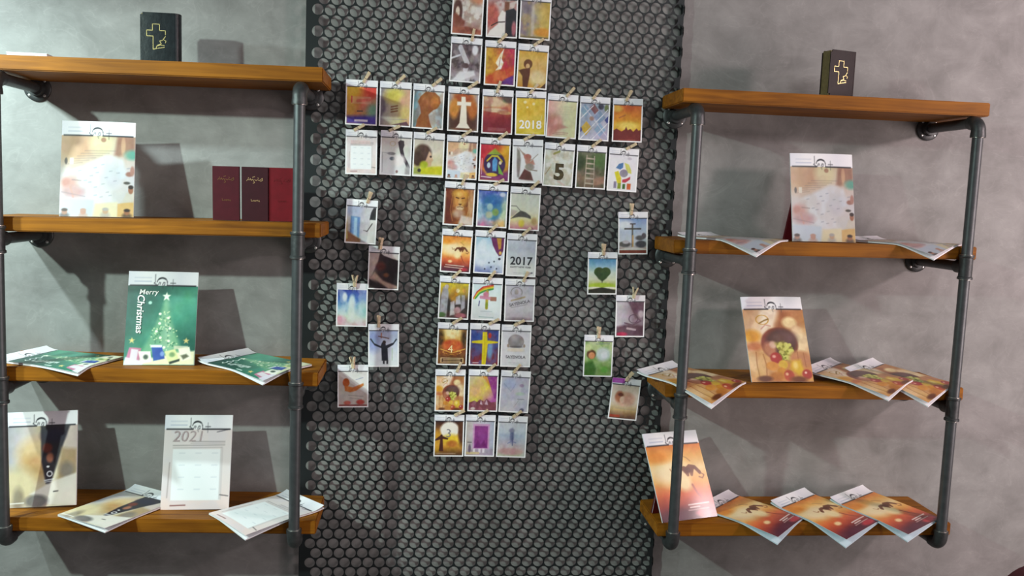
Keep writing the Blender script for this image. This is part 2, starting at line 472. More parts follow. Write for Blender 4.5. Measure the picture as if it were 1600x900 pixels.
# ------------------------------------------------------------------ printed pictures (painted into mesh colours)
class Ink:
    def __init__(s, w, h, base='#f7f6f8', asp=1.0):
        s.w, s.h, s.asp = w, h, asp
        s.u, s.v = np.meshgrid((np.arange(w))/(w-1), (np.arange(h))/(h-1))
        s.c = np.ones((h, w, 3))*srgb(base)
        s.px = 1.0/w
        s.box = (0, 0, 1, 1)
    def loc(s):
        x0, y0, x1, y1 = s.box
        return (s.u-x0)/(x1-x0), (s.v-y0)/(y1-y0)
    def inside(s):
        a, b = s.loc()
        return ((a >= -1e-6) & (a <= 1+1e-6) & (b >= -1e-6) & (b <= 1+1e-6)).astype(float)
    def mix(s, col, a):
        a = np.clip(a, 0, 1)*s.inside()
        c = srgb(col) if isinstance(col, str) else col
        s.c = s.c*(1-a[..., None]) + c*a[..., None]
    def grad(s, t, cols):
        t = np.clip(t, 0, 1)*(len(cols)-1)
        i = np.minimum(t.astype(int), len(cols)-2); f = (t-i)[..., None]
        C = np.array([srgb(c) for c in cols])
        return C[i]*(1-f)+C[i+1]*f
    def noise(s, sc, seed):
        rng = np.random.RandomState(seed); a, b = s.loc()
        tot = np.zeros_like(a); amp = 1.0; nrm = 0
        for o in range(3):
            n = int(sc*2**o)+3; g = rng.rand(n+2, n+2)
            x = np.clip(a, 0, 0.999)*sc*2**o; y = np.clip(b, 0, 0.999)*sc*2**o
            i, j = x.astype(int) % n, y.astype(int) % n; fx, fy = x-x.astype(int), y-y.astype(int)
            fx, fy = fx*fx*(3-2*fx), fy*fy*(3-2*fy)
            tot += amp*((g[j, i]*(1-fx)+g[j, i+1]*fx)*(1-fy)+(g[j+1, i]*(1-fx)+g[j+1, i+1]*fx)*fy)
            nrm += amp; amp *= 0.5
        return tot/nrm
    def run(s, ops):
        for op in ops:
            k, a = op[0], op[1:]
            x, y = s.loc()
            if k == 'v': s.mix(s.grad(y, a), np.ones_like(x))
            elif k == 'h': s.mix(s.grad(x, a), np.ones_like(x))
            elif k == 'd': s.mix(s.grad((x+y)/2, a), np.ones_like(x))
            elif k == 'e':
                cx, cy, rx, ry, col = a[:5]; soft = a[5] if len(a) > 5 else 0.15; al = a[6] if len(a) > 6 else 1
                r = np.sqrt(((x-cx)/rx)**2+((y-cy)/ry)**2)
                soft = max(soft, s.px/max(rx, 1e-3))
                s.mix(col, al*np.clip((1+soft/2-r)/soft, 0, 1))
            elif k == 'o':     # ring
                cx, cy, rx, ry, wd, col = a[:6]
                r = np.sqrt(((x-cx)/rx)**2+((y-cy)/ry)**2)
                s.mix(col, np.clip((wd/2+s.px/2-np.abs(r-1)*rx)/s.px, 0, 1)*(a[6] if len(a) > 6 else 1))
            elif k == 'p':
                pts, col = a[0], a[1]; al = a[2] if len(a) > 2 else 1; sf = max(a[3] if len(a) > 3 else 0, s.px*1.2)
                ins = np.zeros_like(x, bool); dm = np.full_like(x, 9.0)
                for (ax, ay), (bx, by) in zip(pts, pts[1:]+pts[:1]):
                    cr = ((ay > y) != (by > y)) & (x < (bx-ax)*(y-ay)/((by-ay) if by != ay else 1e-9)+ax)
                    ins ^= cr
                    t = np.clip(((x-ax)*(bx-ax)+(y-ay)*(by-ay))/max((bx-ax)**2+(by-ay)**2, 1e-9), 0, 1)
                    dm = np.minimum(dm, np.hypot(x-ax-t*(bx-ax), y-ay-t*(by-ay)))
                sd = np.where(ins, dm, -dm)
                s.mix(col, al*np.clip(sd/sf+0.5, 0, 1))
            elif k == 'l':
                pts, wd, col = a[:3]; al = a[3] if len(a) > 3 else 1
                if wd < s.px*1.3: al *= max(0.5, wd/(s.px*1.3)); wd = s.px*1.3
                dm = np.full_like(x, 9.0)
                for (ax, ay), (bx, by) in zip(pts, pts[1:]):
                    t = np.clip(((x-ax)*(bx-ax)+(y-ay)*(by-ay))/max((bx-ax)**2+(by-ay)**2, 1e-9), 0, 1)
                    dm = np.minimum(dm, np.hypot(x-ax-t*(bx-ax), y-ay-t*(by-ay)))
                s.mix(col, al*np.clip((wd/2-dm)/s.px+0.5, 0, 1))
            elif k == 'n':
                col, sc, amt, seed = a[:4]
                s.mix(col, amt*np.clip((s.noise(sc, seed)-0.42)*5, 0, 1))
            elif k == 'r':
                x0, y0, x1, y1, col = a[:5]
                s.run([('p', [(x0, y0), (x1, y0), (x1, y1), (x0, y1)], col, a[5] if len(a) > 5 else 1)])
            elif k == 's':     # scattered dots
                col, n, r, seed = a[:4]; reg = a[4] if len(a) > 4 else (0, 0, 1, 1); al = a[5] if len(a) > 5 else 1
                rng = random.Random(seed)
                for _ in range(n):
                    s.run([('e', rng.uniform(reg[0], reg[2]), rng.uniform(reg[1], reg[3]), r, r*0.8, col, 0.6, al)])

HEAD = 0.152
def header(I, tint='#f8f7fa', line=True, strip=None):
    I.box = (0, 0, 1, HEAD)
    I.run([('h', '#e2e3ee', tint, tint, '#eae9f1', '#f6f5f9')])
    if strip: I.run([('r', 0, 0, 0.45, 0.8, strip)])
    I.box = (0, 0, 1, 1)
    k = '#26262e'
    t = 1.0 if I.w > 80 else 1.35
    I.run([('l', [(0.09, 0.068), (0.33, 0.068)], 0.006, '#a9b0c6', 0.7), ('l', [(0.09, 0.108), (0.33, 0.108)], 0.010, '#a4acc8', 0.7)])
    if line:
        I.run([('l', [(0.03, HEAD), (0.42, HEAD)], 0.015*t, k), ('l', [(0.56, HEAD), (0.97, HEAD)], 0.015*t, k)])
    # emblem: upright stroke with hook, an arch over two curled strokes, and a thin cross
    arch = [(0.485+0.072*math.cos(a), 0.115-0.045*math.sin(a)) for a in np.linspace(0.05, math.pi-0.05, 13)]
    I.run([('l', [(0.385, 0.035), (0.387, 0.112), (0.372, 0.126)], 0.008*t, k, 0.9), ('l', [(0.372, 0.126), (0.42, HEAD)], 0.008*t, k),
           ('l', arch, 0.010*t, k), ('l', arch[3:10], 0.017*t, k), ('l', [arch[0], (0.560, 0.132), (0.56, HEAD)], 0.008*t, k),
           ('l', [(0.430, 0.142), (0.445, 0.118), (0.462, 0.122), (0.455, 0.140)], 0.008*t, k, 0.9), ('l', [(0.490, 0.142), (0.505, 0.118), (0.525, 0.120), (0.520, 0.146)], 0.009*t, k, 0.9),
           ('l', [(0.520, 0.146), (0.488, 0.158), (0.500, 0.178)], 0.007*t, k, 0.7),
           ('l', [(0.64, 0.085), (0.64, 0.185)], 0.006*t, k, 0.8), ('l', [(0.605, 0.125), (0.675, 0.125)], 0.008*t, k, 0.9)])

def paint(w, h, ops, full=False, border=0.035, strip=None, line=True, base='#fbfafc', head=True, grain=0.45):
    I = Ink(w, h, base)
    if full: I.box = (0, HEAD, 1, 1)
    else: I.box = (border, HEAD, 1-border, 1-border*0.75)
    I.run(ops)
    if grain:
        sd = len(ops)*7+int(abs(I.c.sum()*10)) % 97
        g = (I.noise(5, sd)-0.5)*0.5+(I.noise(13, sd+1)-0.5)*0.45
        h = np.stack([I.noise(7, sd+2+k)-0.5 for k in range(3)], -1)
        m = I.c.mean(-1, keepdims=True); I.c = np.clip(I.c+grain*I.inside()[..., None]*2.2*m*(1-m)*(g[..., None]+0.25*h), 0, 1)
    if head: header(I, strip=strip, line=line)
    return tolin(I.c)

def patch(name, f, raster, u0, u1, v0, v1, m, parent, off=0.0):
    """printed patch of a surface f(u, v) (v runs down the page); colours taken from the raster"""
    H, W, _ = raster.shape
    j0, j1 = int(round(v0*(H-1))), int(round(v1*(H-1))); i0, i1 = int(round(u0*(W-1))), int(round(u1*(W-1)))
    us = np.arange(i0, i1+1)/(W-1); vs = np.arange(j0, j1+1)/(H-1)
    P = f(*np.meshgrid(us, vs), off)
    nh, nw = len(vs), len(us)
    co = P.reshape(-1, 3)
    idx = np.arange(nh*nw).reshape(nh, nw)
    q = np.stack([idx[1:, :-1], idx[1:, 1:], idx[:-1, 1:], idx[:-1, :-1]], -1).reshape(-1, 4)
    me = bpy.data.meshes.new(name)
    me.vertices.add(len(co)); me.vertices.foreach_set('co', co.ravel())
    me.loops.add(q.size); me.loops.foreach_set('vertex_index', q.ravel())
    me.polygons.add(len(q)); me.polygons.foreach_set('loop_start', np.arange(0, q.size, 4))
    me.polygons.foreach_set('use_smooth', np.ones(len(q), bool))
    me.update(calc_edges=True)
    ca = me.color_attributes.new('ink', 'FLOAT_COLOR', 'POINT')
    col = np.ones((len(co), 4)); col[:, :3] = raster[j0:j1+1, i0:i1+1].reshape(-1, 3)
    ca.data.foreach_set('color', col.ravel())
    return link(name, me, m, parent)

# shared pictures ---------------------------------------------------------
FRUIT = [('d', '#dcae78', '#ecd2ae', '#d8a264', '#c98a4c', '#d49a58'), ('p', [(0.28, 0), (0.60, 0), (0.46, 0.26), (0.26, 0.34)], '#f2e4cf', 0.85, 0.08),
         ('p', [(0.60, 0), (1, 0), (0.92, 0.30), (0.70, 0.36), (0.48, 0.30)], '#9a5632', 0.85, 0.10), ('e', 0.90, 0.12, 0.18, 0.14, '#c08a58', 0.9, 0.7), ('e', 0.74, 0.19, 0.12, 0.08, '#f2dca4', 0.5), ('e', 0.84, 0.28, 0.08, 0.05, '#dcb68a', 0.6),
         ('o', 0.30, 0.15, 0.10, 0.065, 0.018, '#c99a34'), ('l', [(0.24, 0.20), (0.33, 0.16), (0.40, 0.14)], 0.018, '#8a6a28'), ('l', [(0.26, 0.28), (0.34, 0.22), (0.42, 0.24)], 0.018, '#d2a08c'),
         ('e', 0.10, 0.38, 0.14, 0.09, '#dc9a28', 0.7), ('e', 0.12, 0.52, 0.16, 0.06, '#c06a3a', 0.9, 0.8), ('e', 0.88, 0.46, 0.22, 0.20, '#f0dcb0', 0.9, 0.9),
         ('e', 0.53, 0.49, 0.30, 0.23, '#8a4630', 0.10), ('e', 0.57, 0.46, 0.25, 0.18, '#4f302a', 0.35), ('e', 0.62, 0.40, 0.20, 0.10, '#6a4c48', 0.8, 0.8), ('e', 0.36, 0.56, 0.10, 0.10, '#b9785c', 0.6), ('e', 0.42, 0.50, 0.06, 0.05, '#d8b09c', 0.6),
         ('p', [(0.46, 0.48), (0.60, 0.46), (0.72, 0.56), (0.76, 0.66), (0.66, 0.74), (0.56, 0.66)], '#a4a238', 1, 0.06), ('s', '#d2d06c', 34, 0.030, 3, (0.47, 0.48, 0.72, 0.70)), ('s', '#8a8a2c', 16, 0.018, 8, (0.50, 0.50, 0.72, 0.70)),
         ('e', 0.11, 0.78, 0.24, 0.19, '#d8a468', 0.20), ('e', 0.06, 0.74, 0.08, 0.14, '#ecc898', 0.8, 0.9), ('e', 0.21, 0.76, 0.05, 0.15, '#e4b880', 0.8, 0.8), ('l', [(0.13, 0.60), (0.12, 0.78), (0.14, 0.96)], 0.016, '#a86c3a', 0.8), ('l', [(0.24, 0.63), (0.27, 0.78), (0.25, 0.94)], 0.016, '#a86c3a', 0.8),
         ('e', 0.84, 0.70, 0.18, 0.12, '#c48a5c', 0.4), ('l', [(0.80, 0.60), (0.80, 0.80)], 0.014, '#9c6238', 0.7), ('l', [(0.90, 0.61), (0.91, 0.80)], 0.014, '#9c6238', 0.7),
         ('e', 0.44, 0.68, 0.095, 0.075, '#a8342e', 0.25), ('e', 0.41, 0.66, 0.03, 0.02, '#e0a090', 0.8), ('e', 0.36, 0.79, 0.10, 0.06, '#d6903a', 0.3), ('e', 0.54, 0.77, 0.075, 0.06, '#dcb440', 0.3), ('e', 0.50, 0.86, 0.07, 0.05, '#cc8a30', 0.3),
         ('p', [(0.68, 0.72), (0.84, 0.70), (0.86, 0.84), (0.78, 0.92), (0.64, 0.84)], '#dcb634', 1, 0.05), ('e', 0.74, 0.78, 0.04, 0.05, '#f0d87a', 0.9), ('e', 0.61, 0.92, 0.085, 0.075, '#b44a34', 0.3), ('e', 0.58, 0.90, 0.025, 0.02, '#e8b08c', 0.8), ('e', 0.42, 0.93, 0.11, 0.06, '#c07a34', 0.4), ('e', 0.91, 0.90, 0.08, 0.065, '#a83a32', 0.3), ('e', 0.89, 0.88, 0.02, 0.015, '#f0c8bc', 0.8),
         ('e', 0.22, 0.96, 0.12, 0.04, '#6a3820', 0.6), ('e', 0.76, 0.97, 0.14, 0.04, '#74401f', 0.7), ('n', '#7a4424', 9, 0.12, 12)]
SUNSET = [('v', '#d9782c', '#eeb45c', '#f6d79a', '#f3b45c', '#dd6b3a', '#9c3d35', '#5c2a33'), ('e', 0.35, 0.38, 0.30, 0.16, '#fbe7bb', 0.9, 0.9), ('e', 0.15, 0.16, 0.25, 0.08, '#e8891f', 0.9, 0.7),
          ('e', 0.55, 0.53, 0.12, 0.10, '#fde9b4', 0.8, 0.9), ('e', 0.30, 0.72, 0.07, 0.04, '#ffe2a8', 0.7, 0.9),
          ('l', [(0.46, 0.40), (0.52, 0.34), (0.60, 0.33), (0.66, 0.37)], 0.055, '#6a381e', 0.9), ('l', [(0.62, 0.36), (0.70, 0.31), (0.80, 0.33), (0.87, 0.40)], 0.055, '#6a381e', 0.9), ('l', [(0.58, 0.34), (0.64, 0.42)], 0.05, '#74401f', 0.85), ('l', [(0.76, 0.33), (0.71, 0.42)], 0.05, '#74401f', 0.85), ('e', 0.66, 0.36, 0.08, 0.045, '#5c2f18', 0.7),
          ('l', [(0.87, 0.40), (0.94, 0.44), (0.90, 0.48), (0.84, 0.46)], 0.018, '#8a4a26', 0.8),
          ('l', [(0.34, 0.33), (0.37, 0.38), (0.43, 0.36)], 0.020, '#a06a38', 0.7), ('l', [(0.60, 0.16), (0.68, 0.19), (0.74, 0.24)], 0.012, '#8a5a30', 0.7),
          ('l', [(0.68, 0.56), (0.74, 0.68), (0.84, 0.78)], 0.035, '#a4482c', 0.8), ('e', 0.5, 0.97, 0.6, 0.12, '#57273a', 0.8, 0.8), ('e', 0.78, 0.93, 0.15, 0.05, '#c23a48', 0.6, 0.9)]
SUNTXT = [('l', [(0.52, 0.815), (0.90, 0.805)], 0.018, '#f2e2de'), ('l', [(0.54, 0.85), (0.72, 0.847)], 0.018, '#f2e2de'), ('l', [(0.50, 0.885), (0.88, 0.875)], 0.010, '#e8d2cc')]
def faces(pts):
    r = []
    for x, y, hair, skin in pts:
        r += [('e', x, y+0.05, 0.065, 0.04, hair, 0.7, 0.7), ('e', x, y, 0.040, 0.036, skin, 0.5), ('e', x, y-0.022, 0.042, 0.020, hair, 0.6)]
    return r
MAP = [('v', '#e6cdb4', '#e3d2c4', '#ded6d8', '#dcdfe6', '#e6e0cc'), ('e', 0.18, 0.14, 0.30, 0.20, '#dcae84', 0.9, 0.9), ('e', 0.55, 0.10, 0.16, 0.14, '#efe3b8', 0.7),
       ('p', [(0.76, 0), (1, 0), (1, 0.24), (0.90, 0.20), (0.78, 0.26), (0.72, 0.24)], '#a97a66', 0.9, 0.05), ('e', 0.84, 0.12, 0.03, 0.12, '#e0b493', 0.5), ('e', 0.96, 0.23, 0.10, 0.06, '#6fb3a3', 0.8),
       ('e', 0.57, 0.05, 0.035, 0.03, '#b98e72', 0.4)] + \
      [('l', [(0.30-0.05*i+0.02, 0.19+0.034*i), (0.74-0.09*i, 0.185+0.030*i)], 0.006, '#8a7c78', 0.7) for i in range(6)] + \
      [('p', [(0.44, 0.32), (0.62, 0.24), (0.84, 0.28), (0.88, 0.44), (0.82, 0.62), (0.70, 0.70), (0.72, 0.82), (0.50, 0.86), (0.36, 0.76), (0.34, 0.64), (0.22, 0.60), (0.24, 0.46), (0.14, 0.44)], '#edf0f6', 0.95, 0.05),
       ('e', 0.72, 0.50, 0.16, 0.14, '#d9dfee', 0.8, 0.8)] + \
      [('l', [(x, y), (x+0.035, y-0.005)], 0.007, '#8c93a6', 0.9) for x, y in [(0.45, .40), (.55, .36), (.66, .44), (.48, .46), (.60, .52), (.72, .56), (.40, .50), (.32, .56), (.56, .60), (.46, .64), (.62, .70), (.46, .74), (.54, .76), (.66, .74), (.24, .44), (.38, .58), (.76, .46), (.90, .40)]] + \
      [('e', 0.12, 0.60, 0.11, 0.09, '#d9a39a', 0.9), ('e', 0.08, 0.58, 0.05, 0.05, '#c88a80', 0.8), ('e', 0.18, 0.70, 0.16, 0.07, '#cfa6a6', 0.9), ('l', [(0.14, 0.64), (0.18, 0.76)], 0.03, '#d8a090', 0.7), ('l', [(0.16, 0.55), (0.28, 0.56)], 0.014, '#8a7078', 0.6), ('n', '#c4a48c', 6, 0.18, 14), ('l', [(0.02, 0.70), (0.34, 0.755)], 0.006, '#9a8a90'), ('p', [(0, 0.78), (0.46, 0.80), (0.44, 1), (0, 1)], '#cfdcec', 0.9, 0.03),
       ('p', [(0.48, 0.84), (0.78, 0.82), (0.78, 1), (0.46, 1)], '#efe3bb', 0.9, 0.03), ('p', [(0.78, 0.84), (1, 0.80), (1, 1), (0.78, 1)], '#e3b874', 0.95, 0.02),
       ('e', 0.07, 0.32, 0.02, 0.04, '#5a4a48', 0.4), ('r', 0.12, 0.28, 0.17, 0.36, '#f3ead8'), ('e', 0.93, 0.47, 0.05, 0.03, '#a8796c', 0.5), ('e', 0.97, 0.43, 0.03, 0.06, '#b98a78', 0.5), ('e', 0.90, 0.58, 0.045, 0.018, '#54504e', 0.5),
       ('p', [(0.84, 0.82), (0.90, 0.70), (1, 0.68), (1, 0.82)], '#d9d0c4', 0.9, 0.02), ('e', 0.955, 0.665, 0.035, 0.05, '#a8735c', 0.3), ('e', 0.955, 0.63, 0.036, 0.025, '#3a2c2a', 0.4)] + \
      faces([(0.07, 0.94, '#4a3530', '#b98a74'), (0.32, 0.94, '#c9a08c', '#c99a86'), (0.62, 0.93, '#b9b4b0', '#cfae92'), (0.91, 0.94, '#3a2c28', '#a8704c')])
Y2021 = [('v', '#e4d7d6', '#e6dedd', '#e9dcd9', '#ecd5d0'), ('n', '#dcd6e0', 4, 0.4, 5), ('r', 0.14, 0.25, 0.86, 0.885, '#f4f6f8'), ('r', 0.84, 0.22, 0.88, 0.88, '#cfc6c6', 0.7),
         ('l', [(0.42, 0.155), (0.90, 0.155)], 0.008, '#8d8686'), ('l', [(0.14, 0.205), (0.90, 0.198)], 0.008, '#8d8686'), ('l', [(0.40, 0.178), (0.90, 0.174)], 0.005, '#a8a0a0'), ('l', [(0.14, 0.235), (0.86, 0.228)], 0.006, '#a8a0a0'),
         ('l', [(0.10, 0.42), (0.085, 0.85)], 0.018, '#a99a9a', 0.7), ('l', [(0.14, 0.95), (0.36, 0.945)], 0.016, '#8a5a58'), ('l', [(0.86, 0.82), (0.98, 0.835)], 0.010, '#4a4648'), ('l', [(0.78, 0.035), (0.86, 0.02), (0.96, 0.0)], 0.012, '#55505a', 0.8)] + \
        [('l', [(x, y), (x+0.08, y)], 0.006, '#b9c0cc', 0.8) for y in (0.30, 0.45, 0.60, 0.75) for x in (0.24, 0.48, 0.72)]
VEIL = [('h', '#a8a6ae', '#c9c2bd', '#cdbb9c', '#d9cdb8', '#cbb8b4'), ('e', 0.40, 0.36, 0.24, 0.20, '#d9b98c', 0.8), ('e', 0.40, 0.52, 0.20, 0.16, '#b98f5c', 0.8, 0.8), ('e', 0.15, 0.75, 0.28, 0.24, '#ddcda6', 0.7),
        ('p', [(0.48, 0), (0.90, 0), (0.80, 0.25), (0.70, 0.55), (0.63, 0.74), (0.57, 0.72), (0.50, 0.45)], '#2d2930', 0.98, 0.03), ('e', 0.66, 0.12, 0.16, 0.09, '#26233a', 0.8, 0.8),
        ('e', 0.58, 0.28, 0.07, 0.06, '#6a2f24', 0.6), ('e', 0.62, 0.40, 0.05, 0.06, '#a86a52', 0.6), ('p', [(0.78, 0.28), (1, 0.30), (1, 0.65), (0.72, 0.72)], '#a98c62', 0.8, 0.06), ('e', 0.86, 0.56, 0.10, 0.10, '#77706e', 0.8, 0.7),
        ('p', [(0.34, 0.84), (0.70, 0.68), (1, 0.60), (1, 1), (0.62, 0.98)], '#e6ddd4', 0.95, 0.03), ('e', 0.44, 0.93, 0.16, 0.08, '#7c7876', 0.5), ('e', 0.18, 0.90, 0.08, 0.14, '#8a7f74', 0.8, 0.7),
        ('e', 0.595, 0.51, 0.022, 0.012, '#f2f0f0', 0.4), ('o', 0.62, 0.60, 0.035, 0.03, 0.016, '#e8e6e8'), ('l', [(0.55, 0.68), (0.68, 0.665)], 0.014, '#d9d7d9'), ('l', [(0.56, 0.70), (0.66, 0.69)], 0.010, '#d9d7d9'),
        ('l', [(0.68, 0.82), (0.74, 0.815)], 0.016, '#5a5656'), ('l', [(0.02, 0.95), (0.26, 0.945)], 0.014, '#efece6')]
XMAS = [('d', '#1f4d44', '#23594d', '#3c8a70', '#2a6a58', '#1c5246'), ('e', 0.84, 0.26, 0.26, 0.26, '#5aa88a', 0.9, 0.7), ('p', [(0.56, 0.12), (0.62, 0.40), (0.74, 0.66), (0.84, 0.86), (0.22, 0.86), (0.36, 0.64), (0.48, 0.38)], '#6fa882', 0.95, 0.06),
        ('p', [(0.58, 0.2), (0.64, 0.5), (0.70, 0.84), (0.50, 0.84)], '#98c4a0', 0.6, 0.12)] + \
       [('s', c, k, 0.010, sd, r) for c, k, sd, r in [('#3c7a5c', 22, 41, (0.46, 0.36, 0.66, 0.60)), ('#3c7a5c', 30, 42, (0.34, 0.56, 0.76, 0.84)), ('#c4dcae', 26, 43, (0.48, 0.32, 0.64, 0.56)), ('#c4dcae', 34, 44, (0.36, 0.54, 0.74, 0.82))]] + \
       [('e', x, y, 0.020, 0.015, '#f2f4dc', 0.5) for x, y in [(.48, .36), (.60, .41), (.63, .54), (.44, .58), (.50, .66), (.62, .70), (.48, .48), (.56, .78)]] + [('p', [(0.56, 0.08), (0.575, 0.115), (0.62, 0.12), (0.585, 0.145), (0.60, 0.19), (0.56, 0.165), (0.52, 0.19), (0.535, 0.145), (0.50, 0.12), (0.545, 0.115)], '#f2f6e4'),
        ('e', 0.33, 0.22, 0.025, 0.02, '#a9d6c4', 0.5), ('p', [(0, 0.95), (0.3, 0.92), (0.5, 0.90), (0.75, 0.84), (1, 0.82), (1, 1), (0, 1)], '#e9e3bf', 1, 0.03),
        ('p', [(0.07, 0.78), (0.24, 0.79), (0.22, 0.97), (0.02, 0.96)], '#c07a94'), ('p', [(0.10, 0.80), (0.20, 0.81), (0.18, 0.96), (0.08, 0.95)], '#d9cfd6'), ('p', [(0.02, 0.90), (0.30, 0.96), (0.26, 1), (0, 1)], '#dcd3e2'),
        ('p', [(0.20, 0.83), (0.37, 0.83), (0.40, 0.96), (0.25, 0.98)], '#efece0'), ('e', 0.31, 0.90, 0.035, 0.030, '#4c5a54', 0.7), ('p', [(0.38, 0.76), (0.53, 0.76), (0.58, 0.92), (0.42, 0.95)], '#2b4fa0'), ('r', 0.37, 0.75, 0.53, 0.78, '#e6ecf2'), ('e', 0.54, 0.86, 0.03, 0.03, '#7c9ad0', 0.7),
        ('p', [(0.57, 0.83), (0.72, 0.80), (0.79, 0.95), (0.64, 0.98)], '#d8dca0'), ('p', [(0.64, 0.96), (0.79, 0.92), (0.79, 0.95), (0.65, 0.99)], '#2e3a34'), ('e', 0.68, 0.87, 0.04, 0.03, '#7a9a6a', 0.7), ('p', [(0.76, 0.79), (0.92, 0.77), (0.96, 0.92), (0.82, 0.95)], '#efe9d6'), ('p', [(0.80, 0.88), (0.88, 0.86), (0.92, 0.89), (0.84, 0.93)], '#55563f', 0.9, 0.02), ('r', 0.70, 0.76, 0.90, 0.80, '#e6dcc0', 0.7)] + \
       [('p', [(cx, .655), (cx+.013, .682), (cx+.045, .684), (cx+.018, .70), (cx+.03, .73), (cx, .712), (cx-.03, .73), (cx-.018, .70), (cx-.045, .684), (cx-.013, .682)], '#dcc67c', 1, .01) for cx in (.10, .87)]
XMASTXT = [('l', [(0.20, 0.10), (0.15, 0.14), (0.22, 0.15), (0.28, 0.11), (0.33, 0.16), (0.38, 0.12), (0.42, 0.17), (0.50, 0.13)], 0.018, '#eef6f0'),
           ('l', [(0.26, 0.20), (0.17, 0.22), (0.17, 0.27), (0.26, 0.28)], 0.018, '#eef6f0'), ('l', [(0.14, 0.30), (0.27, 0.32)], 0.018, '#eef6f0'), ('l', [(0.20, 0.31), (0.20, 0.35), (0.27, 0.36)], 0.016, '#eef6f0'),
           ('l', [(0.27, 0.38), (0.18, 0.39), (0.20, 0.42)], 0.016, '#eef6f0'), ('l', [(0.27, 0.42), (0.15, 0.44), (0.25, 0.455), (0.27, 0.47), (0.19, 0.47)], 0.016, '#eef6f0'), ('l', [(0.13, 0.49), (0.27, 0.50)], 0.016, '#eef6f0'), ('l', [(0.27, 0.52), (0.19, 0.53), (0.27, 0.545), (0.19, 0.56)], 0.014, '#eef6f0'),
           ('l', [(0.05, 0.50), (0.05, 0.58)], 0.022, '#dfeee8')]
